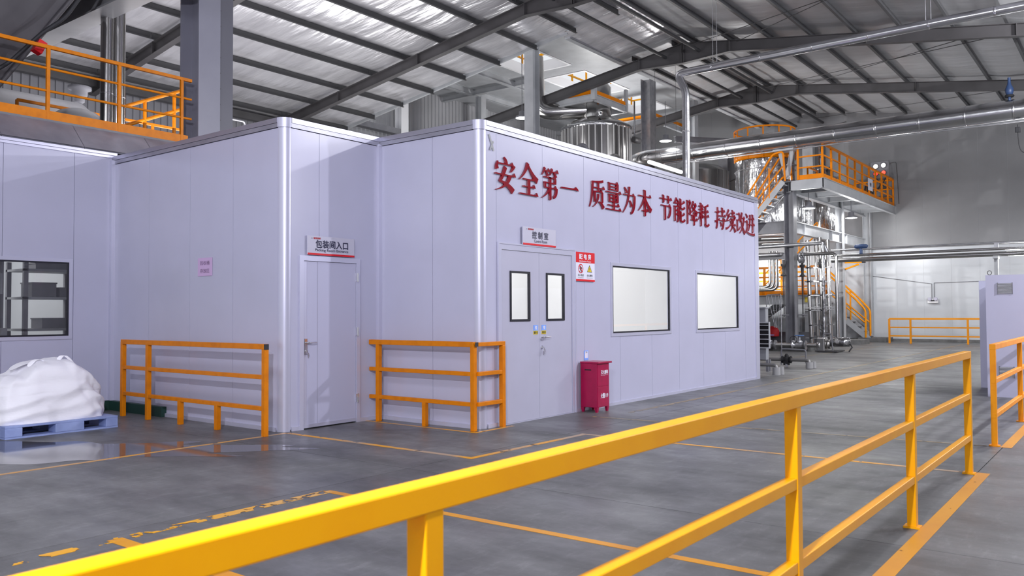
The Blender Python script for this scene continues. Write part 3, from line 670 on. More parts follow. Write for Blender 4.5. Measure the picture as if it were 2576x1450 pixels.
# ---- raised slogan characters
def strokes(kind):
    P = []
    def h(a, b_, y, t=4.4): P.append([(a, y-t/2), (b_-11, y-t/2), (b_+1, y-t/2), (b_-2, y+t/2+2), (b_-7, y+t/2+8), (b_-15, y+t/2), (a, y+t/2)])
    def v(x, y1, y0, w=11): P.append([(x-w/2, y0+2), (x, y0-1), (x+w/2, y0+3), (x+w/2, y1-3), (x+w/2-1, y1), (x-w/2-2, y1+2), (x-w/2, y1-4)])
    def c(p, w0, w1, n=8):
        L_ = []; R_ = []
        for i in range(n+1):
            t = i/n
            if len(p) == 3:
                q = [(1-t)**2*p[0][k]+2*t*(1-t)*p[1][k]+t*t*p[2][k] for k in (0, 1)]; d = [2*(1-t)*(p[1][k]-p[0][k])+2*t*(p[2][k]-p[1][k]) for k in (0, 1)]
            else:
                q = [p[0][k]+(p[1][k]-p[0][k])*t for k in (0, 1)]; d = [p[1][k]-p[0][k] for k in (0, 1)]
            l_ = sqrt(d[0]**2+d[1]**2) or 1; w = (w0+(w1-w0)*t)/2; nx, ny = -d[1]/l_*w, d[0]/l_*w
            L_.append((q[0]+nx, q[1]+ny)); R_.append((q[0]-nx, q[1]-ny))
        P.append(L_+R_[::-1])
    k = kind
    if k == '安':
        c([(44,102),(56,94),(54,84)],5,14); c([(14,88),(6,76),(10,64)],4,15); h(12,90,82); c([(92,83),(88,72),(76,62)],14,3); h(0,100,50)
        c([(50,74),(40,48),(22,28)],13,8); c([(22,30),(66,24),(88,3)],6,19); c([(72,50),(62,16),(4,2)],16,2)
    elif k == '全':
        c([(46,101),(34,68),(0,46)],13,2); c([(46,98),(66,66),(96,50)],4,18); h(22,82,50); v(50,50,4,13); h(20,84,27); h(2,98,3)
    elif k == '第':
        c([(20,100),(14,88),(4,76)],9,2); h(18,48,90); c([(26,86),(34,82),(36,74)],4,11); c([(62,100),(56,88),(48,78)],9,2); h(60,98,90); c([(72,86),(82,82),(84,74)],4,11)
        h(14,84,70); v(80,70,52,10); h(18,84,53); v(20,53,37,10); h(18,88,37); c([(86,38),(88,16),(70,8)],12,9); v(50,72,-2,12); c([(48,38),(34,16),(2,2)],10,2)
    elif k == '一': P.append([(0,44),(82,46),(100,44),(97,50),(84,58),(72,51),(2,49)])
    elif k == '质':
        c([(90,98),(60,91),(18,90)],10,5); c([(20,92),(22,40),(0,0)],11,2); h(26,100,70); v(58,90,57,9); v(34,57,20,9); h(34,84,57); v(84,57,20,11); c([(58,50),(60,22),(22,2)],10,2); c([(62,22),(80,18),(92,2)],4,15)
    elif k == '量':
        v(22,99,72,10); v(76,99,72,11); h(22,80,97); h(22,76,86); h(22,76,75); h(0,100,65); v(22,57,30,10); v(76,57,30,11); h(22,80,57); h(22,76,45); h(22,76,32); v(50,57,4,11); h(12,88,18); h(0,100,3)
    elif k == '为':
        c([(14,94),(28,86),(28,74)],4,15); c([(50,100),(50,42),(0,0)],12,2); h(6,88,68); c([(88,69),(92,14),(62,2)],14,9); c([(52,48),(66,38),(64,26)],4,14)
    elif k == '本': h(2,98,76); v(50,100,0,13); c([(48,74),(30,40),(0,18)],9,2); c([(52,74),(66,44),(98,24)],3,18); h(28,74,20)
    elif k == '节': h(0,100,84); v(30,98,68,11); v(70,98,68,11); h(10,88,57); c([(86,57),(90,22),(68,12)],13,9); v(42,57,0,12)
    elif k == '能':
        c([(28,98),(18,84),(6,76)],11,4); c([(6,77),(26,76),(40,80)],5,6); c([(32,92),(44,84),(44,74)],3,12); v(12,64,2,10); c([(44,64),(46,10),(32,2)],11,8); h(12,46,64); h(12,42,47); h(12,42,31)
        v(60,98,60,10); c([(92,90),(78,80),(62,76)],11,4); c([(58,60),(76,50),(94,66)],8,9); v(60,46,6,10); c([(92,40),(78,30),(62,26)],11,4); c([(58,8),(76,-2),(96,14)],8,9)
    elif k == '降':
        v(8,98,0,10); h(8,36,94); c([(34,95),(30,80),(20,72)],10,4); c([(20,72),(44,58),(26,42)],5,11); c([(62,100),(54,84),(38,68)],10,3); h(58,88,86); c([(86,86),(68,62),(36,50)],11,3)
        c([(52,78),(70,62),(98,52)],4,14); h(42,94,40); v(68,52,-2,11); v(50,40,20,9); h(38,98,20)
    elif k == '耗':
        h(4,46,86); h(4,46,72); h(0,48,58); v(24,100,0,10); c([(22,56),(14,40),(-2,26)],8,2); c([(28,54),(38,48),(42,36)],4,11); c([(92,98),(72,90),(50,86)],11,4); h(50,94,66); h(46,98,46); v(66,88,12,11); c([(62,12),(74,-4),(98,14)],11,9)
    elif k == '持':
        h(0,38,76); c([(22,100),(24,16),(10,4)],11,8); c([(42,50),(20,38),(0,34)],5,10); h(46,94,84); v(68,100,62,10); h(38,100,62); h(42,98,42); c([(80,56),(84,10),(64,4)],12,8); c([(48,34),(60,28),(58,16)],3,12)
    elif k == '续':
        c([(28,99),(18,84),(4,72)],10,5); c([(4,72),(20,72),(36,78)],5,6); c([(36,80),(22,60),(4,46)],9,5); c([(4,46),(20,48),(40,54)],5,6); c([(0,10),(20,14),(40,28)],11,4)
        h(48,92,86); v(70,100,70,10); h(42,98,70); c([(98,72),(94,62),(84,54)],10,3); c([(50,62),(62,56),(62,46)],3,11); c([(44,48),(56,42),(56,32)],3,11); h(40,100,30); c([(76,64),(78,20),(42,0)],11,3); c([(76,22),(92,16),(98,0)],4,15)
    elif k == '改':
        h(6,40,88); v(38,88,60,10); h(8,40,60); v(12,60,12,10); c([(10,12),(28,14),(46,30)],9,5); c([(64,100),(60,72),(44,52)],11,3); h(58,98,74); c([(88,74),(82,26),(38,0)],12,3); c([(56,62),(68,24),(98,2)],4,16)
    elif k == '进':
        c([(6,98),(20,92),(20,80)],4,13); h(0,24,60); v(18,60,26,10); c([(18,26),(10,16),(-2,6)],9,4); c([(6,16),(40,-2),(98,4)],5,12); h(34,94,78); h(30,100,50); c([(50,98),(54,48),(32,18)],11,3); v(78,100,12,11)
    return P
CH = [('安',8.135,8.565),('全',8.645,9.075),('第',9.155,9.57),('一',9.635,10.085),('质',10.39,10.82),('量',10.865,11.32),('为',11.375,11.80),('本',11.88,12.33),
      ('节',12.64,13.085),('能',13.145,13.62),('降',13.675,14.13),('耗',14.165,14.645),('持',14.93,15.42),('续',15.45,15.92),('改',15.96,16.42),('进',16.44,16.95)]
names = ['a roof stroke over crossed legs, leftmost of the slogan', 'a peaked top, second of the slogan', 'the third of the slogan, dense with a long centre stroke', 'a single horizontal stroke',
         'the first after the single stroke', 'the one of stacked bars with a long waist', 'the one with two dots and a hook', 'the tree like one closing the second phrase',
         'the first of the third phrase, two ticks on a bar', 'the second of the third phrase', 'the third of the third phrase', 'the last of the third phrase',
         'the first of the last phrase', 'the second of the last phrase', 'the last but one on the wall', 'the rightmost, with a sweeping foot']
for (ch, xa, xb), nm in zip(CH, names):
    root = thing('wall_character', ((xa+xb)/2, 6.515, 3.0), 'red raised wall character '+ch+', '+nm, 'letter', 'slogan characters on the control room wall')
    w = xb-xa; hh = .43; z0 = 3.005+.004*(xa-8); front = B()
    for i, st_ in enumerate(strokes(ch)):
        d = .021+.0006*(i % 6)
        front.prism(st_, lambda u, v_, t: (xa+u/100*w, 6.518-t, z0+v_/100*hh), d)
    obj('strokes', front, m_red, root)
# ============================================================ RAILINGS NEAR THE CAMERA
HT = [1.075, .71, .345]
fr = thing('guard_railing', (4, 1.25, 0), 'bright yellow guard railing sweeping across the foreground', 'railing')
railing(fr, (-1.2, 1.25, 0), (8.28, 1.25, 0), [.15, 2.515, 4.88, 7.205, 9.455], HT, m_yel, .058, rs=.05, rmt=m_yel)
for x in (-1.05, 1.315, 3.68, 6.005, 8.255): obj('foot_plate', B().bx(x-.045, x+.045, 1.2, 1.3, 0, .012), m_yel, fr)
rr = thing('guard_railing', (14, 1.28, 0), 'amber guard railing leaving the picture at the right edge', 'railing')
railing(rr, (10.04, 1.28, 0), (24.2, 1.28, 0), [.03, 2.40, 4.77, 7.14, 9.51, 11.88, 14.1], HT, m_yor, .055, rs=.048)
for k in range(7): obj('foot_plate', B().bx(10.025+2.37*k, 10.115+2.37*k, 1.23, 1.33, 0, .012), m_yor, rr)
lf_ = thing('guard_rail', (5.93, 9.9, 0), 'orange guard rail before the left wall, with two short extra legs', 'railing')
railing(lf_, (5.93, 11.54, 0), (5.93, 8.20, 0), [.02, .70, 3.32], [1.08, .72, .35], m_org, .06, rs=.05)
for y in (10.03, 9.19): obj('short_leg', B().bx(5.90, 5.96, y-.03, y+.03, 0, .31), m_org, lf_, bevel=.004)
tag(obj('end_cap', B().bx(5.899, 5.957, 8.185, 8.205, 1.02, 1.085), m_rubber, lf_), 'dark plastic end cap')
cf = thing('guard_rail', (7.67, 7.3, 0), 'orange guard rail wrapping round the corner beside the double door', 'railing')
railing(cf, (7.67, 8.30, 0), (7.67, 6.46, 0), [.16, 1.82], [1.08, .72, .35], m_org, .06, rs=.05)
obj('short_leg', B().bx(7.64, 7.70, 7.26, 7.32, 0, .31), m_org, cf, bevel=.004)
obj('post', B().bx(8.17, 8.23, 6.42, 6.48, 0, 1.03), m_org, cf, bevel=.004)
for z in (1.055, .695, .325): obj('rail', B().bar((7.70, 6.45, z), (8.235, 6.45, z), .05, .05), m_org, cf, bevel=.004)
tag(obj('end_cap', B().bx(7.642, 7.698, 6.425, 6.43, 1.03, 1.082), m_rubber, cf), 'dark plastic end cap')
ff = thing('guard_rail', (38.7, 5, 0), 'orange guard rail standing before the far wall', 'railing')
railing(ff, (38.5, 8.80, 0), (38.5, -1.0, 0), [0, .85, 3.03, 5.2, 7.4, 9.6], [1.09, .72, .35], m_far, .075, rs=.06)

# ============================================================ FIRE BOX
fb = thing('fire_extinguisher_box', (10.4, 6.35, 0), 'crimson fire extinguisher box on short feet beside the double door', 'box')
bx0, bx1, by0, by1 = 10.10, 10.43, 6.22, 6.50
body = obj('body', B().bx(bx0, bx1, by0, by1, .07, .70), m_boxred, fb, bevel=.004)
obj('lid', B().bx(bx0-.015, bx1+.03, by0-.035, by1+.0, .70, .725), m_boxred, fb, bevel=.004)
for (a, c) in ((bx0, by0), (bx1-.05, by0), (bx0, by1-.05), (bx1-.05, by1-.05)):
    obj('foot', B().add([(a, c, .07), (a+.05, c, .07), (a+.05, c+.05, .07), (a, c+.05, .07), (a+.01, c+.01, 0), (a+.04, c+.01, 0), (a+.04, c+.04, 0), (a+.01, c+.04, 0)], [(0,1,2,3),(4,5,6,7),(0,1,5,4),(1,2,6,5),(2,3,7,6),(3,0,4,7)]), m_boxred, fb)
obj('front_panel', B().bx(bx0+.012, bx1-.012, by0-.006, by0, .08, .365).bx(bx0+.012, bx1-.012, by0-.006, by0, .375, .69), m_boxred, fb)
tag(obj('hand_slot', B().bx(bx0-.002, bx0+.001, by0+.10, by0+.21, .60, .615), m_dark, fb), 'dark grip slot')
text('灭火器箱', m_wtext, fb, ((bx0+bx1)/2+.02, by0-.007, .575), *XZ, width=.19, height=.055, bold=.03)
text('Fire extinguisher box', m_wtext, fb, ((bx0+bx1)/2+.02, by0-.007, .53), *XZ, width=.19, height=.017)
text('火警119', m_wtext, fb, ((bx0+bx1)/2+.015, by0-.007, .235), *XZ, width=.20, height=.07, bold=.03)

# ============================================================ PALLET AND BULK BAG
pl = thing('pallet', (4.7, 11.1, 0), 'pale blue plastic pallet under the white bulk bag', 'pallet')
px0, px1, py0, py1 = 4.00, 5.32, 10.46, 11.56
for i in range(3):
    for j in range(3):
        w = (.19, .34, .15)[i]; a = (px0, px0+.56, px1-.15)[i]; c = (py0, py0+.45, py1-.2)[j]
        obj('block', B().bx(a, a+w, c, c+.2, .02, .125), m_pallet, pl, bevel=.006)
for j in range(3): c = (py0, py0+.45, py1-.2)[j]; obj('runner', B().bx(px0, px1, c, c+.2, 0, .02), m_pallet, pl)
for j in range(8): obj('deck_slat', B().bx(px0, px1, py0+j*.1385, py0+j*.1385+.13, .125, .15), m_pallet, pl, bevel=.003)
bag = thing('bulk_bag', (4.62, 11.0, .15), 'white woven bulk bag slumped on the blue pallet', 'bag')
def bagmesh():
    nu, nv = 160, 70; vs = []; fs = []
    for j in range(nv+1):
        t = j/nv
        for i in range(nu):
            a = 2*pi*i/nu; ca, sa = cos(a), sin(a)
            e = .42+.5*t; sx = abs(ca)**e*(1 if ca > 0 else -1); sy = abs(sa)**e*(1 if sa > 0 else -1)
            zt = 0
            if t < .62:
                u = t/.62; r = 1.0+.045*sin(pi*u)-.07*u*u; z = .40*u
            else:
                u = (t-.62)/.38; r = .93*max(0, cos(u*pi/2))**.62; z = .40
            x = 4.58+.69*r*sx; y = 11.0+.50*r*sy
            KX = [(3.8, .42), (3.95, .48), (4.1, .555), (4.28, .575), (4.40, .68), (4.52, .715), (4.70, .725), (4.86, .735), (4.98, .66), (5.12, .57), (5.24, .47), (5.3, .42)]
            for (xa_, za_), (xb_, zb_) in zip(KX, KX[1:]):
                if xa_ <= x <= xb_: zt = za_+(zb_-za_)*(x-xa_)/(xb_-xa_)
            zt = max(zt, .42)
            if t < .62: z = z*(1+(zt-.42)*.55*u)
            else:
                zb0 = .40*(1+(zt-.42)*.55); z = zb0+(zt-zb0)*sin(u*pi/2)**.55
                z += .010*sin(11*x+5*y)*sin(9*y+1.2)-.022*abs(sin(7*a+3.0*x))**.6*(1-u)+.012*abs(sin(19*x+3*y))
            f = 1 if t < .62 else max(0, 1-u)
            cr = .010*sin(3*a+5*t)+.008*sin(14*a+5*t)
            cr -= .020*min(1, 1.6*t)*abs(sin(6.5*a+3.1*t+.7*sin(5*t)))**.7
            cr -= .016*abs(sin(9*t*pi*.5+2.2*sin(2*a)))**1.5*(1 if t < .5 else .4)
            cr += .035*math.exp(-((a % (2*pi)-5.7)/.35)**2)*sin(22*t+9*a)*min(1, 2*t)+.02*math.exp(-((a % (2*pi)-4.4)/.9)**2)*sin(16*t-4*a)*t
            cr *= f
            x += cr*ca; y += cr*sa
            vs.append((x, y, .152+max(0, z)))
    for j in range(nv):
        for i in range(nu): fs.append((j*nu+i, j*nu+(i+1) % nu, (j+1)*nu+(i+1) % nu, (j+1)*nu+i))
    b = B(); b.add(vs, fs, True); b.add(vs[:nu], [tuple(range(nu))]); return b
obj('sack', bagmesh(), m_bag, bag)
def flap(name, P, mtw):
    b = B(); n = len(P); vs = []; 
    for p in P: vs += [p[0], p[1]]
    b.add(vs, [(2*i, 2*i+2, 2*i+3, 2*i+1) for i in range(n-1)], True); o = obj(name, b, mtw, bag, recalc=False)
    md = o.modifiers.new('thick', 'SOLIDIFY'); md.thickness = .008; sd = o.modifiers.new('sub', 'SUBSURF'); sd.levels = 2; sd.render_levels = 2; return o
flap('lifting_loop', [((4.36, 10.85, .80), (4.42, 10.80, .80)), ((4.42, 10.85, .89), (4.48, 10.81, .90)), ((4.52, 10.86, .90), (4.56, 10.82, .89)), ((4.60, 10.82, .84), (4.62, 10.77, .80))], m_bag)
flap('top_flap', [((4.22, 10.90, .76), (4.24, 11.1, .78)), ((4.36, 10.82, .86), (4.38, 11.05, .88)), ((4.50, 10.85, .85), (4.52, 11.05, .87)), ((4.62, 10.80, .84), (4.66, 11.0, .90)), ((4.74, 10.82, .90), (4.80, 11.0, .93)), ((4.86, 10.86, .84), (4.92, 11.0, .86)), ((5.0, 10.88, .74), (5.06, 11.0, .74))], m_bag)
flap('lifting_loop', [((4.70, 10.82, .86), (4.76, 10.80, .86)), ((4.72, 10.80, .93), (4.80, 10.80, .94)), ((4.80, 10.82, .94), (4.87, 10.82, .92)), ((4.9, 10.80, .82), (4.96, 10.80, .80))], m_bag)

# ============================================================ STORE ROOM BEHIND THE LEFT WINDOW
rk = thing('storage_rack', (5.5, 13.6, 0), 'grey steel storage rack with crates seen through the left window', 'rack')
for (x, y) in ((5.30, 13.2), (6.15, 13.2), (5.30, 13.8), (6.15, 13.8)): obj('upright', B().bx(x-.03, x+.03, y-.03, y+.03, 0, 2.25), m_stgrey, rk)
for z in (1.2, 1.68, 2.1): obj('shelf', B().bx(5.27, 6.18, 13.17, 13.83, z, z+.035), m_mach, rk)
for (x0, x1, z, hh, wh) in ((5.4, 5.75, 1.715, .22, 'on the left of the middle shelf'), (5.55, 6.1, 1.235, .16, 'on the lowest shelf'), (5.8, 6.12, 1.715, .15, 'on the right of the middle shelf'), (5.45, 6.1, 2.135, .1, 'on the top shelf')):
    tag(obj('storage_crate', B().bx(x0, x1, 13.22, 13.6, z+.002, z+hh).bx(x0-.01, x1+.01, 13.21, 13.61, z+hh-.02, z+hh), m_stgrey, None), 'grey crate '+wh+' behind the left window', 'crate', 'crates on the rack behind the left window')
mc = thing('filling_machine', (4.9, 13.6, 0), 'grey machine with hoses seen at the left of the left window', 'machine')
obj('cabinet', B().bx(4.55, 5.0, 13.2, 13.6, 1.75, 2.06), m_mach, mc, bevel=.01); obj('post', B().bx(5.03, 5.12, 13.5, 13.6, 0, 2.4), m_stgrey, mc)
obj('base', B().bx(4.4, 5.1, 13.3, 13.9, .9, 1.25), m_mach, mc)
for k in range(4): obj('hose', B().tube([(4.70+.07*k, 13.3, 1.75), (4.72+.07*k, 13.22, 1.55), (4.6+.04*k, 13.3, 1.35), (4.5, 13.4, 1.2)], .018, 8, bend=.1), m_rubber, mc)
tag(obj('yellow_pole', B().bx(5.19, 5.22, 14.6, 14.63, 0, 2.6), m_yor), 'thin yellow pole behind the left window', 'pole')
tag(obj('store_shelf_back', B().bx(3.4, 5.0, 15.9, 16.3, 0, .9).bx(3.4, 5.0, 15.9, 16.3, 1.3, 1.34), m_mach), 'low grey bench at the back of the store room', 'bench')

# ============================================================ LEFT UPPER DECK
dk = thing('upper_deck', (5, 14.8, 4.35), 'grey upper deck above the left wall with an orange edge board', 'deck')
obj('deck_plate', B().bx(-5, 16, 12.95, 17.5, 4.28, 4.35), m_stgrey, dk)
obj('edge_channel', B().bx(-5, 16, 12.90, 12.95, 4.20, 4.36), m_stgrey, dk)
lr = thing('deck_railing', (5, 12.95, 4.35), 'orange tube railing along the upper deck at the top left', 'railing')
railing(lr, (-4, 12.95, 4.36), (7.82, 12.95, 4.36), [.84+1.08*k for k in range(0, 11)], [1.13], m_org, .05, rs=.055, round_=False)
for z in (5.14, 4.80): obj('rail', B().tube([(-4, 12.95, z), (7.82, 12.95, z)], .02, 8), m_org, lr)
tag(obj('toe_board', B().bx(-4, 7.75, 12.93, 12.94, 4.36, 4.50), m_org, lr), 'broad orange toe board')
col = thing('hall_column', (8.1, 13.1, 0), 'massive grey steel column rising through the upper deck', 'column')
obj('flange', B().bx(7.90, 8.32, 12.86, 12.89, 3.87, 10.8), m_pillar, col); obj('web', B().bx(8.08, 8.10, 12.89, 13.35, 3.87, 10.8), m_pillar, col); obj('back_flange', B().bx(7.86, 8.32, 13.35, 13.38, 3.87, 10.8), m_pillar, col)
obj('side_plate', B().bx(8.33, 8.62, 12.93, 13.2, 3.87, 10.8), m_pillard, col)
for k in range(22): obj('bolt', B().lathe((8.36, 12.93, 4.6+.28*k), [(.012, -.012), (.012, 0)], 6, 'y'), m_stdark, col)
st = thing('deck_stair_rail', (8.2, 15.5, 4.36), 'orange sloping handrail behind the upper deck railing', 'railing')
def slope_rail(root, P, Q, hs, mt, r=.022, n=3):
    P = Vector(P); Q = Vector(Q)
    for h_ in hs: obj('rail', B().tube([P+Vector((0, 0, h_)), Q+Vector((0, 0, h_))], r, 8), mt, root)
    for k in range(n+1): p = P+(Q-P)*k/n; obj('post', B().tube([p, p+Vector((0, 0, max(hs)))], r, 8), mt, root)
slope_rail(st, (7.75, 15.5, 4.36), (9.6, 15.5, 5.22), [1.0, .62, .1], m_org, .035, 3)
s2 = thing('deck_railing', (8.2, 16.9, 4.36), 'low orange railing at the back of the upper deck', 'railing')
railing(s2, (6.6, 16.9, 4.36), (11, 16.9, 4.36), [0, .9, 1.8, 2.7, 3.6], [1.2, .85, .45], m_org, .05, rs=.045)
for (x, y, r, lab) in ((7.12, 14.5, .105, 'slender shiny steel pipe rising beside the thicker one, left of the column'), (7.38, 14.62, .125, 'thicker ribbed steel pipe rising from the upper deck, left of the column')):
    t = thing('riser_pipe', (x, y, 4.35), lab, 'pipe'); obj('shell', B().tube([(x, y, 4.35), (x, y, 9.5)], r, 24), m_inox, t)
    for z in (5.35, 7.4): obj('band', B().lathe((x, y, z), [(r+.002, 0), (r+.008, .01), (r+.002, .02)], 24), m_chrome, t)
dm = tag(obj('tank_dome', B().lathe((7.4, 16.2, 4.35), [(.62, 0), (.62, .45), (.6, .65), (.5, .85), (.33, .98), (.12, 1.05), (0, 1.07)], 32), m_stwhite), 'pale grey domed tank top behind the upper deck railing', 'tank')
vt = thing('roof_vent', (8.95, 19.5, 4.4), 'grey stepped vent cap on a short pipe behind the domed tank', 'vent')
obj('pipe', B().tube([(8.95, 19.5, 4.4), (8.95, 19.5, 6.4)], .055, 12), m_stgrey, vt); obj('cap', B().lathe((8.95, 19.5, 6.35), [(.06, 0), (.11, .03), (.11, .15), (.17, .18), (.17, .3), (.25, .32), (.25, .38)], 20), m_stgrey, vt)
tk = tag(obj('long_tank', B().lathe((3.5, 18.5, 5.3), [(.0, -2.8), (.5, -2.7), (.75, -2.4), (.78, 0), (.78, 4.9), (.6, 5.2), (0, 5.3)], 32, 'x'), m_stwhite), 'pale horizontal tank lying behind the upper deck railing', 'tank')
tag(obj('thin_pipe_frame', B().tube([(8.75, 14.5, 3.87), (8.75, 14.5, 4.75), (8.75, 14.5, 5.37), (9.95, 14.5, 5.37), (9.95, 14.5, 4.7)], .018, 8, bend=.06), m_galv), 'thin bent pipe loop just right of the hall column', 'pipe')
hp = thing('hopper', (3.8, 14.6, 4.9), 'large dark grey hopper hanging in the upper left corner', 'hopper')
def frus(z0, r0, z1, r1):
    (a0, a1, c0, c1), (d0, d1, e0, e1) = r0, r1
    return B().add([(a0,c0,z0),(a1,c0,z0),(a1,c1,z0),(a0,c1,z0),(d0,e0,z1),(d1,e0,z1),(d1,e1,z1),(d0,e1,z1)], [(0,3,2,1),(4,5,6,7),(0,1,5,4),(1,2,6,5),(2,3,7,6),(3,0,4,7)])
obj('cone', frus(4.75, (3.6, 5.0, 13.9, 15.3), 7.6, (1.5, 6.62, 12.9, 17.2)), m_hop, hp); obj('upper_box', B().bx(1.4, 6.7, 12.85, 17.3, 7.6, 9.2), m_hop, hp)
obj('rib', B().tube([(5.02, 13.88, 4.75), (6.64, 12.88, 7.6)], .035, 8), m_hop, hp)
tag(obj('cable', B().tube([(6.2, 12.8, 6.9), (5.75, 13.0, 6.0), (5.45, 13.1, 5.7), (5.1, 13.4, 5.2), (4.7, 13.5, 4.9)], .03, 8, bend=.15), m_rubber), 'black cable hanging down the edge of the dark hopper', 'cable')
rb = tag(obj('red_alarm_box', B().bar((5.50, 12.72+.5, 5.60), (5.42, 12.72+.5, 5.42), .14, .12), m_signred), 'small red box hanging from the hopper cable', 'box')
bm_ = thing('box_girder', (7.0, 16, 6.7), 'pale grey girder crossing the upper left corner', 'beam')
obj('web', B().bx(6.92, 7.0, 9.5, 24, 6.74, 7.6), m_stwhite, bm_); obj('lower_flange', B().bx(6.78, 7.18, 9.5, 24, 6.70, 6.735), m_stwhite, bm_); obj('upper_flange', B().bx(6.78, 7.18, 9.5, 24, 7.6, 7.635), m_stgrey, bm_)
for y in (13.5, 16.5, 19.5): obj('stiffener', B().bx(6.80, 7.16, y, y+.015, 6.74, 7.6), m_stgrey, bm_)

# ============================================================ DUCTS
du = thing('insulated_duct', (30, 5, 7.6), 'thick aluminium clad duct crossing the hall below the roof', 'duct')
obj('shell', B().tube([(32.2, 17.0, 7.45), (30.6, 17.0, 7.7), (30, 16.2, 7.72), (30, 13, 7.73), (30, 8, 7.72), (30, -8.9, 7.70)], .33, 32, bend=.8), m_foilpipe, du)
for k in range(18): obj('band', B().lathe((30, 15.2-k*1.35, 7.715), [(.331, 0), (.335, .01), (.335, .06), (.331, .07)], 32, 'y'), m_foilpipe, du)
tag(obj('trace_pipe', B().tube([(29.95, 15, 7.34), (29.95, -8.9, 7.32)], .025, 8), m_galv), 'thin pipe slung just under the thick clad duct', 'pipe')
br = thing('duct_bracket', (30.2, 10.35, 6.3), 'grey steel bracket holding the thick duct on the tower', 'bracket')
obj('arm', B().bar((30.2, 10.35, 6.3), (30.2, 10.58, 7.33), .12, .09, (1, 0, 0)), m_stwhite, br); obj('arm', B().bar((30.2, 10.33, 6.3), (30.2, 10.14, 7.33), .14, .10, (1, 0, 0)), m_stwhite, br)
obj('saddle', B().bx(29.9, 30.4, 10.0, 10.75, 7.32, 7.39), m_stwhite, br)
up_ = thing('overhead_pipe', (18.8, 5, 7.4), 'slender aluminium clad pipe climbing off the building roof and across the hall', 'pipe')
obj('shell', B().tube([(18.8, 8.93, 3.2), (18.8, 8.93, 6.55), (18.8, 8.93, 6.95), (18.8, 9.15, 7.40), (18.8, 8.7, 7.41), (18.8, -8.9, 7.41)], .098, 20, bend=.16), m_foilpipe, up_)
for z in (4.6, 5.9): obj('band', B().lathe((18.8, 8.93, z), [(.099, 0), (.106, .01), (.106, .03), (.099, .04)], 20), m_foilpipe, up_)
for k in range(14): obj('band', B().lathe((18.8, 8.2-k*1.2, 7.41), [(.099, 0), (.104, .01), (.104, .03), (.099, .04)], 20, 'y'), m_foilpipe, up_)
for y in (8.12, 3.4): tag(obj('hanger_rod', B().tube([(18.8, y-.02, 7.5), (18.8, y-.02, rz(y))], .006, 6).tube([(18.8, y+.08, 7.5), (18.8, y+.08, rz(y))], .006, 6), m_galv), 'pair of thin rods hanging the slender pipe, '+('near its elbow' if y > 5 else 'further right'), 'rod')
tl = thing('tube_lamp', (27.7, 14, 6.8), 'bright white tube just over the building roof below the duct', 'lamp')
obj('tube', B().tube([(26.4, 14, 6.83), (29.0, 14, 6.80)], .07, 10), m_tube, tl)
for x in (26.9, 28.6): obj('hanger_wire', B().tube([(x, 14, 6.85), (x, 14, 10.86)], .006, 5), m_stdark, tl)
vb = thing('blue_valve', (30, 3.2, 8.02), 'blue valve standing on the thick duct near the right edge', 'valve')
obj('body', B().lathe((30, 3.2, 8.02), [(.04, 0), (.04, .17), (.09, .19), (.12, .30), (.12, .38), (.06, .52), (.045, .6), (.045, .74)], 16), m_bluem, vb); obj('flange', B().lathe((30, 3.2, 8.14), [(.12, 0), (.14, .03), (.12, .07)], 12), m_dark, vb)
pd = thing('pendant_control', (30, 3.0, 6.9), 'black hanging control box with a looped cord below the duct', 'control')
obj('box', B().bx(29.93, 30.07, 2.93, 3.07, 6.98, 7.16), m_rubber, pd, bevel=.02); obj('cord', B().tube([(30, 3.0, 7.25), (30, 3.0, 6.98), (30, 2.97, 6.55), (30, 2.9, 6.35), (30, 2.6, 6.30)], .012, 6, bend=.1), m_rubber, pd)

# ============================================================ DOME TOPPED VESSEL
ve = thing('vessel', (28.4, 17.5, 4), 'large ribbed steel vessel with a conical top behind the control room roof', 'vessel')
VC = (28.5, 17.5)
obj('body', B().lathe((*VC, 0), [(1.40, 0.0), (1.40, 8.9)], 56, smooth=True), m_cladd, ve)
for k in range(36):
    a = 2*pi*k/36; c_, s_ = cos(a), sin(a)
    obj('rib', B().bar((VC[0]+1.41*c_, VC[1]+1.41*s_, 3.6), (VC[0]+1.41*c_, VC[1]+1.41*s_, 8.78), .045, .05, (c_, s_, 0)), m_ribs, ve)
obj('shoulder_band', B().lathe((*VC, 8.74), [(1.43, 0), (1.45, .05), (1.45, .14), (1.40, .18)], 56), m_clad, ve)
obj('cone', B().lathe((*VC, 8.9), [(1.42, 0), (1.15, .16), (.85, .30), (.62, .38)], 56), m_inox, ve)
obj('neck', B().lathe((*VC, 9.26), [(.62, 0), (.62, 1.28), (.5, 1.43)], 40), m_inox, ve)
obj('elbow_duct', B().tube([(VC[0]-.4, VC[1]+.3, 9.62), (VC[0]-1.0, VC[1]+.9, 9.55), (VC[0]-1.75, VC[1]+1.7, 9.5), (VC[0]-1.8, VC[1]+1.75, 11.7)], .34, 24, bend=.7), m_inox, ve)
obj('sight_glass', B().lathe((VC[0]-.9, VC[1]-.75, 9.12), [(.09, 0), (.09, .12), (.12, .14), (.12, .17)], 16), m_chrome, ve)
obj('relief_pipe', B().tube([(VC[0]+.5, VC[1]-1.42, 8.2), (VC[0]+.62, VC[1]-1.42, 8.6), (VC[0]+.62, VC[1]-1.42, 9.9)], .035, 8), m_chrome, ve)
obj('agitator_motor', B().lathe((VC[0]+.62, VC[1]-1.5, 8.32), [(.1, -.25), (.13, -.2), (.13, .2), (.08, .25)], 14, 'x'), m_stdark, ve)
vf = thing('neck_walkway', (28.5, 17.5, 9.7), 'square grey walkway with an orange edge board around the neck of the vessel', 'walkway')
fz = 9.78; f0, f1, g0, g1 = 27.15, 29.65, 16.76, 19.0
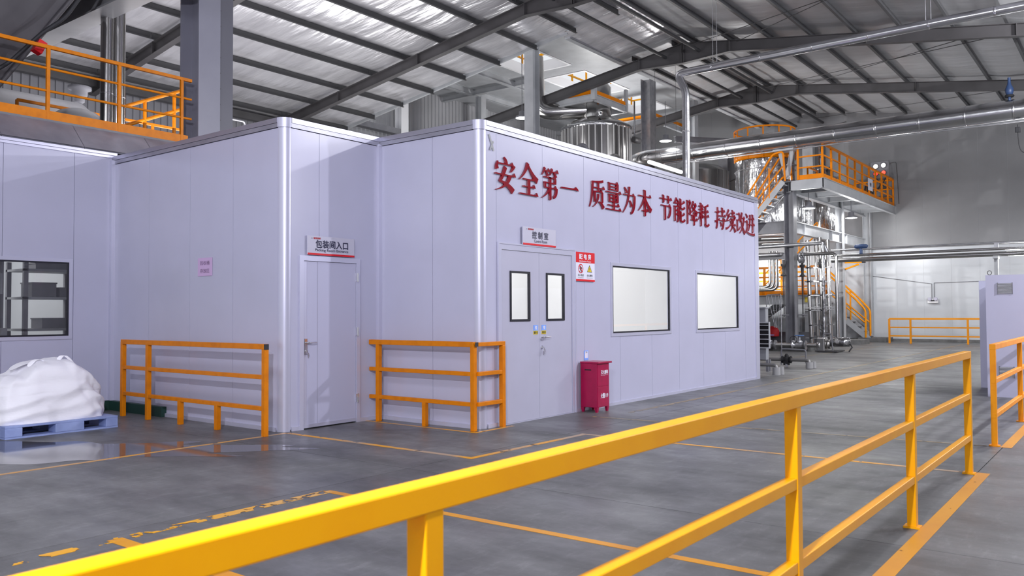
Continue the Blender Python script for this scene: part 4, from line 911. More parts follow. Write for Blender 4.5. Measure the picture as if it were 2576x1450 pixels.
for (p, q) in (((f0, g0), (f1, g0)), ((f0, g0), (f0, g1)), ((f1, g0), (f1, g1)), ((f0, g1), (f1, g1))):
    obj('beam', B().ibeam((*p, fz), (*q, fz), .14, .24), m_stwhite, vf); tag(obj('edge_board', B().bar((*p, fz+.22), (*q, fz+.22), .02, .18), m_tow, vf), 'orange edge board')
obj('corner_post', B().bar((f0, g0, fz-.1), (f0, g0, 10.3), .18, .18), m_stwhite, vf); obj('corner_post', B().bar((f1, g0, fz-.1), (f1, g0, 10.6), .12, .14), m_stwhite, vf)
obj('floor_plate', B().bx(f0, 27.8, g0, g1, fz+.10, fz+.12).bx(29.25, f1, g0, g1, fz+.10, fz+.12), m_stwhite, vf)
v2 = thing('neck_walkway', (36, 17.8, 10.3), 'second grey walkway edge with an orange board, right of the galvanised column', 'walkway')
for (p, q) in (((34.2, 20.4), (34.2, 17.8)), ((34.2, 17.8), (38.5, 17.8))):
    obj('beam', B().ibeam((*p, 10.35), (*q, 10.35), .14, .24), m_stwhite, v2); tag(obj('edge_board', B().bar((*p, 10.57), (*q, 10.57), .02, .18), m_tow, v2), 'orange edge board')
pv = thing('pipe_bend', (24.2, 15.6, 6), 'dark bent pipe with flanges in front of the vessel', 'pipe')
obj('pipe', B().tube([(24.9, 16.2, 3.9), (24.9, 16.2, 7.35), (25.0, 15.9, 7.5), (27.2, 15.1, 5.0)], .08, 12, bend=.15), m_stgrey, pv); obj('flange', B().lathe((24.9, 16.2, 6.85), [(.17, 0), (.17, .05), (.11, .07), (.17, .09), (.17, .14)], 16), m_stdark, pv)
pv = thing('pipe_bend', (26.2, 15.3, 6), 'short fat pipe elbow with a flange before the vessel body', 'pipe')
obj('elbow', B().tube([(26.3, 15.3, 3.9), (26.3, 15.3, 6.7), (26.3, 15.3, 7.1), (26.9, 16.2, 7.1)], .2, 16, bend=.35), m_inox, pv); obj('flange', B().lathe((26.3, 15.3, 6.35), [(.3, 0), (.3, .06), (.2, .08), (.3, .1), (.3, .16)], 20), m_stdark, pv)
m2 = thing('motor_unit', (31.0, 17.0, 6), 'dark upright pump motor right of the vessel', 'motor')
obj('body', B().lathe((30.9, 16.3, 0), [(.16, 0), (.16, 7.7), (.12, 7.8)], 14), m_stdark, m2); obj('head', B().lathe((30.9, 16.3, 7.8), [(.2, 0), (.22, .1), (.2, .3), (.08, .38)], 14), m_bluem, m2)
def tank_low(x, y, r, z, lab):
    t = thing('low_vessel', (x, y, 0), lab, 'vessel'); obj('body', B().lathe((x, y, 0), [(r, 0), (r, z)], 40), m_cladd, t); obj('top', B().lathe((x, y, z), [(r, 0), (r*.7, .3), (r*.3, .45), (0, .5)], 40), m_inox, t)
    for k in range(24): a = 2*pi*k/24; obj('rib', B().bar((x+(r+.01)*cos(a), y+(r+.01)*sin(a), 3), (x+(r+.01)*cos(a), y+(r+.01)*sin(a), z), .03, .035, (cos(a), sin(a), 0)), m_inox, t)
tank_low(35.5, 19.5, 1.5, 8.0, 'ribbed vessel seen just right of the galvanised column over the duct')
tank_low(38.6, 17.6, 1.4, 8.4, 'ribbed vessel behind the slender riser pipe')
tank_low(23.0, 22.5, 1.0, 6.9, 'low ribbed vessel beside the white column')
def pendant(x, y, z, top, lab, e=m_lampg, pw=60, tilt=0):
    t = thing('bay_lamp', (x, y, z), lab, 'lamp', None)
    obj('rod', B().tube([(x, y, z+.25), (x, y, top)], .015, 6), m_stgrey, t); obj('housing', B().lathe((x, y, z), [(.24, .0), (.25, .02), (.23, .06), (.12, .11), (.12, .24), (.05, .27)], 24), m_stgrey, t)
    tag(obj('lens', B().lathe((x, y, z), [(0, -.02), (.15, -.015), (.23, 0), (.23, .01)], 24), e, t), 'glowing lens')
    l = lamp('bay_lamp_light', (x, y, z-.08), pw, .15); l.parent = t; l.location = (0, 0, -.08)
pendant(31.9, 10.1, 5.36, 6.2, 'round bay lamp under the orange railed platform, nearer its corner', pw=190)
pendant(36.4, 9.75, 5.36, 6.2, 'round bay lamp under the orange railed platform, nearer the far wall', pw=190)
pendant(29.5, 14.9, 8.2, 9.8, 'glowing bay lamp just left of the slender riser pipe over the duct', pw=45)
pendant(24.0, 17.9, 8.55, 12.0, 'glowing bay lamp right beside the white column over the roof', pw=40)
# ============================================================ PLATFORM TOWER
for (x, y, top, w, nm) in ((30.55, 10.35, 6.3, .36, 'dark grey tower column on a concrete pad, nearest the aisle'), (36.85, 10.35, 6.3, .30, 'pale tower column behind the bundle of upright pipes'), (40.75, 10.2, 6.3, .34, 'white tower column standing at the far wall')):
    c_ = hcol('tower_column', x, y, .0, top, w, w, m_stgrey if x < 31 else m_stwhite, nm, 'column', .025)
tag(obj('column_pad', B().bx(29.56, 31.3, 9.45, 11.0, 0, .19), m_conc), 'square concrete pad under the nearest tower column', 'plinth')
tag(obj('column_pad', B().bx(36.2, 37.6, 9.4, 10.9, 0, .19), m_conc), 'concrete pad under the middle tower column', 'plinth')
tag(obj('column_pad', B().bx(39.6, 40.9, 9.2, 10.4, 0, .19), m_conc), 'concrete pad by the foot of the far stairs', 'plinth')
tp = thing('tower_platform', (35.6, 9.8, 6.2), 'raised steel platform with pale beams on the tower, below the orange railing', 'platform')
obj('edge_beam', B().bx(30.2, 40.95, 9.03, 9.06, 5.88, 6.22).bx(30.2, 40.95, 8.98, 9.10, 6.22, 6.235).bx(30.2, 40.95, 9.0, 9.14, 5.865, 5.88), m_stwhite, tp)
obj('edge_beam', B().bx(30.2, 30.23, 9.03, 10.2, 5.88, 6.22).bx(30.16, 30.3, 9.03, 10.2, 5.865, 5.88), m_stwhite, tp)
obj('deck_plate', B().bx(30.23, 40.95, 9.06, 10.85, 6.20, 6.22), m_stwhite, tp)
for x in (31.9, 33.6, 35.3, 37.0, 38.7, 40.2): obj('cross_beam', B().ibeam((x, 9.06, 6.08), (x, 10.4, 6.08), .12, .2), m_stwhite, tp)
obj('main_beam', B().ibeam((30.4, 10.35, 6.03), (40.9, 10.35, 6.03), .2, .36), m_stwhite, tp)
mb = thing('tower_beam', (35.5, 10.35, 4.55), 'deep pale beam between the tower columns lit by the bay lamps', 'beam')
obj('beam', B().ibeam((30.7, 10.35, 4.57), (36.7, 10.35, 4.57), .22, .42), m_stwhite, mb); obj('beam', B().ibeam((37.0, 10.35, 4.57), (40.6, 10.35, 4.57), .22, .42), m_stwhite, mb)
for x in (31.9, 35.4, 37.6): obj('stiffener', B().bx(x, x+.015, 10.25, 10.35, 4.37, 4.77), m_stwhite, mb)
sb = thing('tower_beam', (30.5, 12, 4.5), 'grey beam running from the nearest tower column to the left', 'beam')
obj('beam', B().ibeam((30.55, 10.5, 4.57), (30.55, 16, 4.57), .22, .42), m_stgrey, sb)
pr_ = thing('platform_railing', (35, 9.1, 6.22), 'orange railing round the raised tower platform', 'railing')
railing(pr_, (30.22, 9.06, 6.23), (40.9, 9.06, 6.23), [.02+1.06*k for k in range(11)], [1.27, .86, .46], m_tow, .07, rs=.05, toe=.17)
railing(pr_, (30.22, 9.08, 6.23), (30.22, 9.95, 6.23), [.85], [1.27, .86, .46], m_tow, .07, rs=.05, toe=.17)
railing(pr_, (40.9, 9.08, 6.23), (40.9, 10.8, 6.23), [.5, 1.2, 1.7], [1.27, .86, .46], m_tow, .06, rs=.05, toe=.12)
railing(pr_, (33.9, 10.75, 6.23), (40.8, 10.75, 6.23), [0, 1.2, 2.4, 3.6, 4.9, 6.1], [1.1, .6], m_tow, .06, rs=.05)
sgn = thing('platform_sign', (36.6, 9.02, 6.8), 'small white sign board hung on the platform railing', 'sign')
obj('board', B().bx(36.25, 36.95, 9.0, 9.015, 6.48, 6.98), m_signwhite, sgn); text('检修', m_navy, sgn, (36.6, 8.998, 6.73), *XZ, width=.26, height=.16, bold=.02)
# gooseneck stair to the platform
sr = thing('tower_stairs', (30.1, 11.4, 4.8), 'grey steel stairs with orange handrails climbing to the platform', 'stairs')
A, Bq = Vector((29.95, 12.45, 3.85)), Vector((29.95, 10.40, 6.20))
for dx in (0, .75): obj('stringer', B().bar(A+Vector((dx, 0, 0)), Bq+Vector((dx, 0, 0)), .03, .22), m_stwhite, sr)
for k in range(10): p = A+(Bq-A)*(k+.5)/10; obj('tread', B().bx(p.x+.02, p.x+.73, p.y-.13, p.y+.13, p.z-.02, p.z+.02).bx(p.x+.02, p.x+.73, p.y+.11, p.y+.13, p.z-.07, p.z+.02), m_stwhite, sr)
for dx in (0, .75):
    X_ = 29.95+dx
    obj('handrail', B().tube([(X_, 12.35, 4.05), (X_, 12.35, 4.95), (X_, 10.75, 7.25), (X_, 10.38, 7.30), (X_, 10.32, 6.2)], .038, 8, bend=.12), m_tow, sr)
    obj('middle_rail', B().tube([(X_, 12.3, 4.50), (X_, 10.4, 6.75)], .026, 8), m_tow, sr); obj('lower_rail', B().tube([(X_, 12.3, 4.18), (X_, 10.4, 6.36)], .026, 8), m_tow, sr)
    for t in (.25, .5, .75): p = A+(Bq-A)*t; obj('baluster', B().tube([(X_, p.y, p.z), (X_, p.y, p.z+1.12)], .028, 8), m_tow, sr)
md_ = thing('landing_railing', (30, 13, 4.8), 'orange landing rail just above the end of the building roof', 'railing')
railing(md_, (29.9, 12.5, 4.78), (29.9, 15.5, 4.78), [0, .1, 1.5, 3], [1.12, .65], m_tow, .06, rs=.06)
# big clad tank with guard ring
tkx, tky, tr = 32.6, 12.05, 1.15
tt = thing('insulated_tank', (tkx, tky, 3), 'large tank in wrinkled silver cladding under the orange ring', 'tank')
obj('shell', B().lathe((tkx, tky, 0), [(tr, 4.6), (tr+.0, 7.15), (tr+.02, 7.2), (tr+.03, 7.45)], 48), m_clad, tt)
for k in range(28): a = 2*pi*k/28; obj('seam_rib', B().bar((tkx+tr*cos(a), tky+tr*sin(a), 4.6), (tkx+tr*cos(a), tky+tr*sin(a), 7.1), .02, .025, (cos(a), sin(a), 0)), m_clad, tt)
obj('top', B().lathe((tkx, tky, 7.45), [(tr, 0), (.7, .18), (0, .25)], 40), m_clad, tt); obj('hoop', B().lathe((tkx, tky, 7.05), [(tr+.02, 0), (tr+.05, .02), (tr+.02, .04)], 48), m_galv, tt)
rg = thing('tank_guard_ring', (tkx, tky, 7.5), 'orange ring board and curved guard rail round the top of the silver tank', 'railing')
obj('ring_board', B().lathe((tkx, tky, 7.47), [(tr+.02, 0), (tr+.04, 0), (tr+.04, .21), (tr+.02, .21)], 48), m_tow, rg)
for z, r_ in ((8.72, .035), (8.1, .028)): obj('ring_rail', B().tube([(tkx+(tr+.03)*cos(2*pi*k/48), tky+(tr+.03)*sin(2*pi*k/48), z) for k in range(4, 46)], r_, 8), m_tow, rg)
for k in range(12): a = 2*pi*(k+.6)/12; obj('post', B().tube([(tkx+(tr+.03)*cos(a), tky+(tr+.03)*sin(a), 7.5), (tkx+(tr+.03)*cos(a), tky+(tr+.03)*sin(a), 8.72)], .03, 8), m_tow, rg)
for (x, y, r, z0, z1, lab) in ((33.2, 11.2, .50, 4.8, 6.15, 'silver clad tank lit by the bay lamp, right of the nearest tower column'), (35.6, 11.7, .50, 4.8, 6.15, 'darker clad tank between the two platform lamps'), (38.6, 11.3, .55, 4.8, 6.15, 'silver clad tank right of the middle tower column')):
    t = thing('clad_tank', (x, y, z0), lab, 'tank'); obj('shell', B().lathe((x, y, 0), [(r*.55, z0), (r, z0+.3), (r, z1)], 36), m_clad, t)
    for k in range(14): a = 2*pi*k/14; obj('seam_rib', B().bar((x+r*cos(a), y+r*sin(a), z0+.3), (x+r*cos(a), y+r*sin(a), z1), .02, .025, (cos(a), sin(a), 0)), m_clad, t)
for (x, y, h, r, lab) in ((33.0, 9.9, 1.9, .14, 'bright upright clad pipe standing on the platform'), (32.4, 11.0, 2.3, .22, 'clad stack standing behind the platform corner'), (34.6, 9.9, .7, .12, 'short steel vessel on the platform behind the railing'), (35.4, 10.0, .8, .15, 'second short steel vessel on the platform behind the railing')):
    t = thing('platform_vessel', (x, y, 6.23), lab, 'pipe'); obj('shell', B().lathe((x, y, 6.23), [(r, 0), (r, h*.85), (r*.8, h*.93), (r*.3, h)], 20), m_clad, t); obj('flange', B().lathe((x, y, 6.23+h*.4), [(r, 0), (r*1.35, .01), (r*1.35, .05), (r, .06)], 20), m_galv, t)
ml = tag(obj('motor', B().lathe((33.9, 9.9, 6.9), [(.12, -.3), (.16, -.25), (.16, .2), (.1, .3)], 14).tube([(33.9, 9.9, 6.23), (33.9, 9.9, 6.6)], .07, 10), m_stdark), 'dark motor standing on the platform', 'motor')
bk = tag(obj('black_hose', B().tube([(37.9, 9.6, 6.3), (37.8, 9.5, 6.9), (38.1, 9.5, 6.95), (38.1, 9.5, 6.3)], .035, 8, bend=.2).tube([(38.8, 9.6, 6.3), (38.75, 9.5, 6.85), (39.0, 9.5, 6.85), (39.0, 9.5, 6.3)], .035, 8, bend=.2), m_rubber), 'black hose loops behind the platform railing', 'hose')
# indicator frame near the far wall
ip = thing('indicator_panel', (40.5, 9.5, 7.3), 'grey panel with two white and two red signal lamps', 'panel')
obj('plate', B().bx(40.5, 40.54, 9.15, 9.95, 7.55, 8.35), m_stgrey, ip, bevel=.02); obj('frame_tube', B().tube([(40.5, 10.0, 6.3), (40.5, 10.0, 8.3)], .02, 6).tube([(40.5, 9.1, 8.2), (40.5, 8.85, 8.25), (40.5, 8.8, 7.6), (40.5, 8.75, 6.3)], .02, 6, bend=.1), m_stdark, ip)
for y, z, mt in ((9.72, 8.12, m_lampg), (9.38, 8.14, m_lampg), (9.72, 7.78, mat('red_signal', (.9, .02, .02), .4, emit=((1, .05, .05), 1.5))), (9.38, 7.80, mat('red_signal_b', (.9, .02, .02), .4, emit=((1, .1, .05), 1.5)))):
    obj('signal_lamp', B().lathe((40.5, y, z), [(.10, -.01), (.08, -.07), (0, -.09)][::-1], 16, 'x'), mt, ip); obj('bezel', B().lathe((40.5, y, z), [(.12, -.03), (.12, 0)], 16, 'x'), m_stdark, ip)
obj('wire_bundle', B().tube([(40.48, 9.7, 7.55), (40.45, 9.5, 7.25), (40.45, 9.7, 6.95)], .03, 6, bend=.1).tube([(40.48, 9.3, 7.55), (40.45, 9.45, 7.2), (40.45, 9.2, 7.05)], .025, 6, bend=.1), m_rubber, ip)

# ---- low mezzanine behind the tower
mz = thing('low_mezzanine', (35, 12.5, 2.0), 'low mezzanine with a pale edge beam behind the nearest tower column', 'platform')
obj('edge_beam', B().bx(34.0, 34.04, 10.0, 20, 1.72, 2.08).bx(33.94, 34.12, 10.0, 20, 1.70, 1.73).bx(33.94, 34.12, 10.0, 20, 2.07, 2.09), m_stwhite, mz)
obj('deck_plate', B().bx(34.04, 39.7, 11.6, 20, 2.05, 2.09).bx(34.04, 36.0, 10.0, 11.6, 2.05, 2.09), m_stwhite, mz)
for y in (13.9, 19): obj('leg', B().bx(34.05, 34.3, y-.12, y+.12, 0, 1.72), m_stgrey, mz)
mr = thing('mezzanine_railing', (34, 12.5, 2.09), 'orange railing on the low mezzanine behind the tower', 'railing')
railing(mr, (34.0, 10.05, 2.09), (34.0, 20, 2.09), [0, .14, 1.0, 2.6, 3.3, 4.4, 5.6, 7, 8.5], [1.18, .78, .38], m_tow, .085, rs=.055, toe=.18)
railing(mr, (38.5, 12.2, 2.09), (38.5, 20, 2.09), [0, 1.3, 2.6, 3.9, 5.2, 6.5, 7.8], [1.18, .78, .38], m_far, .085, rs=.055, toe=.15)
slope_rail(mr, (37.5, 14.0, 2.09), (37.5, 11.5, 4.4), [1.0, .5], m_far, .035, 3)
ys = tag(obj('yellow_label', B().bx(33.93, 33.95, 10.85, 10.96, 1.78, 1.98), m_syel), 'small yellow caution label on the mezzanine edge beam', 'label')
fs = thing('far_stairs', (39.8, 11, 0), 'grey stairs with orange handrails coming down beside the far wall', 'stairs')
A, Bq = Vector((39.7, 9.95, .12)), Vector((39.7, 12.25, 2.12))
for dx in (0, .8): obj('stringer', B().bar(A+Vector((dx, 0, 0)), Bq+Vector((dx, 0, 0)), .03, .24), m_stwhite, fs)
for k in range(9): p = A+(Bq-A)*(k+.5)/9; obj('tread', B().bx(p.x+.02, p.x+.78, p.y-.13, p.y+.13, p.z-.02, p.z+.02), m_stgrey, fs)
for dx in (0, .8):
    X_ = 39.7+dx
    obj('handrail', B().tube([(X_, 10.08, .15), (X_, 10.08, 1.45), (X_, 10.5, 1.95), (X_, 12.25, 3.65)], .045, 8, bend=.15), m_yor, fs)
    obj('middle_rail', B().tube([(X_, 10.08, .85), (X_, 12.25, 2.75)], .032, 8), m_yor, fs); obj('baluster', B().tube([(X_, 10.95, 1.0), (X_, 10.95, 2.42)], .038, 8), m_yor, fs)
f2 = thing('mezzanine_stairs', (36.5, 15, 0), 'pale stairs under the low mezzanine seen left of the nearest tower column', 'stairs')
A, Bq = Vector((37.2, 12.9, 2.0)), Vector((37.2, 15.6, .0))
for dx in (0, .8): obj('stringer', B().bar(A+Vector((dx, 0, 0)), Bq+Vector((dx, 0, 0)), .03, .22), m_stwhite, f2)
for k in range(9): p = A+(Bq-A)*(k+.5)/9; obj('tread', B().bx(p.x+.02, p.x+.78, p.y-.13, p.y+.13, p.z-.02, p.z+.02), m_stwhite, f2)
lamp('mezzanine_fill_light', (37.4, 16.2, 3.6), 900, .3, (1, 1, 1)); lamp('tower_fill_light', (38.6, 8.4, 3.9), 110, .3, (1, 1, 1))  # unseen lights added to brighten the low far wall and far tower column

# ---- pipework round the tower
def pipe(label, pts, r, m=m_inox, bend=.12, name='process_pipe', n=12, group=None):
    return tag(obj(name, B().tube(pts, r, n, bend=bend), m), label, 'pipe', group)
uu = thing('pipe_trio', (31.5, 11.4, 2.2), 'three shiny pipes dropping side by side and turning left behind the building corner', 'pipe')
for k in range(3): obj('pipe', B().tube([(31.5+.02*k, 11.49-.13*k, 3.75), (31.5+.02*k, 11.49-.13*k, 2.36-.05*k), (31.5+.02*k, 14, 2.36-.05*k)], .062, 12, bend=.25), m_inox, uu)
obj('hanger_channel', B().bx(31.35, 31.5, 10.6, 12.4, 3.42, 3.62), m_stgrey, uu)
pipe('thick shiny pipe running left from the nearest tower column below the side beam', [(31, 10.75, 4.20), (31, 15, 4.28)], .10)
pipe('shiny pipe just under the thick one left of the nearest tower column', [(31.2, 10.75, 4.02), (31.2, 15, 4.05)], .07)
pipe('middle height pipe passing the nearest tower column and ending in the foil wrapped drop', [(30.1, 14, 3.80), (30.1, 9.05, 3.86), (30.1, 8.9, 3.5)], .07, m_galv)
pipe('dark pipe turning in behind the nearest tower column', [(31.3, 14, 3.62), (31.3, 11.0, 3.60), (32.5, 10.9, 3.60)], .085, m_galv)
pipe('foil wrapped pipe dropping in front of the upright pipe bundle', [(30.0, 9.02, 3.88), (30.0, 9.02, .36)], .062, m_clad)
pipe('round bend pipe dropping to the floor pump', [(29.9, 9.75, 3.47), (29.9, 8.53, 3.47), (29.9, 8.53, .35)], .062, bend=.22)
vc = thing('pipe_joint', (29.9, 9.8, 3.4), 'cluster of flanges and a gate valve right of the nearest tower column', 'valve')
obj('flange', B().lathe((29.9, 9.76, 3.47), [(.11, 0), (.11, .04)], 14, 'y').lathe((29.9, 9.66, 3.47), [(.11, 0), (.11, .03)], 14, 'y'), m_galv, vc); obj('body', B().lathe((30.6, 9.98, 3.2), [(.09, 0), (.15, .12), (.15, .3), (.07, .42)], 16), m_galv, vc)
obj('elbow', B().tube([(30.6, 9.98, 3.4), (30.3, 9.9, 3.5), (29.9, 9.8, 3.47)], .07, 10, bend=.1), m_inox, vc)
obj('pump_volute', B().lathe((30.5, 9.2, 3.16), [(.16, -.1), (.2, -.06), (.2, .06), (.16, .1)], 20, 'y'), m_stdark, vc)
for (x, y, lab) in ((29.8, 10.37, 'hanging valve rod with a flat handwheel left of the nearest tower column'), (30.8, 10.02, 'hanging valve rod with a flat handwheel right of the nearest tower column')):
    t = thing('valve_rod', (x, y, 1.2), lab, 'valve'); obj('rod', B().tube([(x, y, 1.22), (x, y, 2.45), (x, y, 3.3)], [.022, .03, .05], 10), m_stdark, t)
    obj('handwheel', B().lathe((x, y, 1.28), [(.02, -.02), (.17, -.01), (.17, .01), (.02, .03)], 18), m_stgrey, t); obj('collar', B().lathe((x, y, 2.7), [(.06, 0), (.12, .02), (.05, .1), (.06, .35), (.1, .37), (.1, .45)], 12), m_stdark, t)
ub = thing('upright_pipe_bundle', (33.5, 10.2, 0), 'four upright steel pipes clamped together like a ladder', 'pipe')
Q4 = [((33.3, 10.62), (33.3, 10.5), 4.25), ((34.0, 10.50), (34.0, 10.48), 4.7), ((33.3, 10.15), (33.3, 10.02), 4.35), ((34.0, 10.05), (34.0, 9.98), 4.3)]
for (a, c, zt) in Q4: obj('pipe', B().tube([(c[0], c[1], 0), (a[0], a[1], zt)], .085, 14), m_inox, ub)
for z in (.35, .85, 1.45, 1.55, 2.05, 2.6, 3.15, 3.75): obj('clamp', B().bar((33.3, 10.72, z), (33.3, 9.9, z-.02), .16, .035).bar((34.0, 10.6, z+.05), (34.0, 9.85, z+.03), .16, .035), m_galv, ub); 
for z in (.35, .85, 1.45, 2.05, 2.6, 3.15):
    for (a, c, zt) in Q4[::2]: y = c[1]+(a[1]-c[1])*z/4.2; obj('clamp_band', B().lathe((33.3, y, z-.03), [(.09, 0), (.1, .01), (.1, .05), (.09, .06)], 14), m_rubber, ub)
for (z, x, r, lab) in ((3.78, 33.0, .035, 'thin top pipe of the line running right to the picture edge'), (3.56, 33.0, .05, 'middle pipe of the line running right to the picture edge'), (3.38, 33.0, .085, 'thick bottom pipe of the line running right to the picture edge')):
    pipe(lab, [(x, 9.6, z), (x, -8.9, z)], r, m_galv if r < .04 else m_inox)
obj_ = thing('pipe_hanger', (33, 4.0, 0), 'pale post with brackets carrying the pipe line above the white cabinet', 'post'); obj('post', B().bx(33.05, 33.17, 3.98, 4.10, 0, 3.28), m_stwhite, obj_); obj('arm', B().bx(32.85, 33.2, 3.95, 4.12, 3.22, 3.28), m_stwhite, obj_); obj('clip', B().bx(32.97, 33.03, 3.95, 4.08, 3.62, 3.80), m_galv, obj_)
ab = thing('angled_bracket', (37, 9.9, 3.3), 'amber triangular wall bracket with black tips', 'bracket'); obj('top_arm', B().bar((37, 10.2, 3.50), (37, 9.5, 3.50), .06, .05), m_yor, ab); obj('brace', B().bar((37, 10.2, 3.22), (37, 9.62, 3.42), .07, .07), m_yor, ab)
tag(obj('tip', B().bar((37, 9.5, 3.50), (37, 9.35, 3.49), .07, .06).bar((37, 10.27, 3.18), (37, 10.19, 3.23), .08, .08), m_rubber, ab), 'black tip')
tag(obj('blue_gearbox', B().lathe((33, 8.5, 3.88), [(.04, -.25), (.08, -.2), (.10, 0), (.08, .2), (.04, .24)], 12, 'y').tube([(33, 8.5, 3.9), (33, 8.5, 3.6)], .06, 8), m_bluem), 'dark blue gear box sitting on the pipe line', 'valve')
# ---- pump group at the tower foot
def gate_valve(x, y, z, lab):
    t = thing('gate_valve', (x, y, 0), lab, 'valve')
    obj('body', B().lathe((x, y, z), [(.17, -.24), (.17, -.19), (.09, -.18), (.12, -.06), (.12, .06), (.09, .18), (.17, .19), (.17, .24)], 18, 'y'), m_galv, t)
    obj('bonnet', B().lathe((x, y, z+.08), [(.10, 0), (.12, .05), (.05, .1), (.03, .26)], 14), m_galv, t); obj('handwheel', B().lathe((x, y, z+.33), [(.02, 0), (.17, .0), (.17, .025), (.02, .03)], 18), m_bluem2, t)
m_bluem2 = mat('blue_handwheel', (.10, .22, .50), .4)
gate_valve(29.3, 10.75, .22, 'gate valve with a blue handwheel left of the nearest tower column'); gate_valve(29.3, 9.68, .22, 'gate valve with a blue handwheel right of the nearest tower column')
pipe('low steel pipe joining the two gate valves and the pump', [(29.3, 9.4, .22), (29.3, 9.05, .22)], .075)
pipe('low steel pipe running left from the gate valve by the louvred cabinet', [(29.3, 10.55, .22), (29.3, 9.95, .22)], .075); pipe('low dark pipe behind the louvred cabinet', [(29.3, 11.0, .22), (29.3, 13.5, .22)], .08, m_stdark)
pu = thing('floor_pump', (29.4, 8.7, 0), 'stainless floor pump with a motor at the foot of the tower', 'pump')
obj('housing', B().bx(29.1, 29.5, 8.75, 9.02, .02, .50), m_inox, pu, bevel=.03); obj('volute', B().lathe((29.3, 8.9, .24), [(.18, -.02), (.22, .02), (.22, .1), (.18, .14)], 22, 'y'), m_inox, pu)
obj('coupling', B().lathe((29.5, 8.68, .26), [(.16, -.03), (.16, .0), (.10, .01), (.16, .02), (.16, .05)], 18, 'y'), m_inox, pu); obj('motor', B().lathe((29.9, 8.40, .33), [(.02, -.3), (.16, -.26), (.17, 0), (.17, .26), (.1, .3)], 18, 'y'), m_clad, pu)
obj('base_frame', B().bx(29.0, 29.9, 8.3, 9.05, .02, .06), m_stdark, pu); obj('bracket_loop', B().tube([(29.2, 8.82, .06), (29.2, 8.82, .62), (29.2, 8.55, .64), (29.2, 8.5, .03)], .022, 8, bend=.06), m_stgrey, pu)
for y in (8.4, 8.98): obj('foot', B().bx(29.05, 29.15, y-.03, y+.03, 0, .02).bx(29.7, 29.8, y-.03, y+.03, 0, .02), m_rubber, pu)
obj('drive_shaft', B().tube([(29.3, 8.86, .5), (29.3, 8.86, .75), (29.3, 8.98, .8), (29.3, 8.98, 1.12)], .015, 6), m_rubber, pu); obj('black_cable', B().tube([(29.9, 8.15, .35), (29.9, 8.05, .15), (29.7, 8.1, .02)], .025, 6), m_rubber, pu)
tag(obj('pipe_loop', B().tube([(29.2, 9.85+.12*cos(2*pi*k/20), .42+.12*sin(2*pi*k/20)) for k in range(21)], .010, 6), m_rubber), 'thin black ring of hose hung by the tower column foot', 'hose')
def floorpipe(x, ya, yb, z, r, lab):
    t = thing('floor_pipe', (x, yb, 0), lab, 'pipe'); obj('run', B().tube([(x, ya, z), (x, yb, z), (x, yb-.02, 0)], r, 12, bend=.08), m_galv2, t)
    obj('support', B().lathe((x, yb, 0), [(.09, 0), (.085, z-.05)], 16), m_conc2, t); obj('support', B().lathe((x+.18, yb-.05, 0), [(.06, 0), (.055, z-.04)], 14), m_conc2, t); return t
m_galv2 = mat('dull_pipe', (.24, .235, .23), .4, .6); m_conc2 = mat('pale_concrete', (.34, .34, .34), .7)
t = floorpipe(20.9, 8.5, 6.66, .20, .045, 'low grey floor pipe with a dark valve, ending in two short supports')
obj('valve_body', B().lathe((20.9, 7.23, .2), [(.09, -.12), (.09, -.09), (.06, -.08), (.09, -.04), (.09, .04), (.06, .08), (.09, .09), (.09, .12)], 14, 'y').bx(20.82, 20.96, 7.17, 7.29, .06, .2), m_dark, t); obj('valve_neck', B().lathe((20.9, 7.23, .26), [(.05, 0), (.05, .05), (.02, .09)], 10), m_dark, t); obj('lever', B().bar((20.85, 7.23, .1), (20.7, 7.15, .02), .05, .015), m_stgrey, t)
floorpipe(18.35, 7.6, 6.58, .22, .04, 'low grey floor pipe just past the end of the control room wall')
tag(obj('floor_loop', B().tube([(22.0, 7.75, 0), (22.0, 7.75, .42), (22.0, 7.1, .40), (22.0, 7.1, .05)], .02, 8, bend=.06), m_stgrey), 'thin bent pipe hoop standing on the floor behind the floor pipe valve', 'pipe')
# ---- louvred cabinet past the end of the control room
lc = thing('louvred_cabinet', (19.3, 7.35, 0), 'pale grey equipment cabinet with black louvres past the end of the control room', 'cabinet')
obj('body', B().bx(19.22, 19.4, 7.14, 7.9, .28, 1.5), m_mach, lc); obj('top', B().bx(19.18, 19.44, 7.12, 7.92, 1.5, 1.53), m_mach, lc)
obj('louvre_frame', B().bx(19.16, 19.22, 7.03, 7.05, .55, 1.18).bx(19.16, 19.22, 7.9, 7.92, .55, 1.18).bx(19.16, 19.22, 7.05, 7.9, 1.15, 1.18).bx(19.16, 19.22, 7.05, 7.9, .55, .58), m_stwhite, lc)
obj('louvre_void', B().bx(19.20, 19.221, 7.05, 7.9, .58, 1.15), m_dark, lc)
for k in range(5): obj('louvre', B().bar((19.18, 7.05, .66+.11*k), (19.18, 7.9, .66+.11*k), .05, .02), m_stwhite, lc)
for (x, y) in ((19.26, 7.12), (19.45, 7.15), (19.26, 7.85)): obj('leg', B().bx(x-.03, x+.03, y-.03, y+.03, 0, .28), m_stgrey, lc)
tag(obj('red_cover', B().lathe((38, 13.8, .25), [(.3, 0), (.32, .25), (.22, .42), (0, .48)], 20), m_redc), 'bright red cover beyond the louvred cabinet', 'cover')
tag(obj('low_plant_wall', B().bx(38.3, 38.5, 11.2, 15.8, 0, .45), m_stgrey), 'low grey kerb wall below the mezzanine stairs', 'kerb')
wg = thing('wire_stand', (24, 8.9, 0), 'thin wire stand above the gate valves left of the tower column', 'stand')
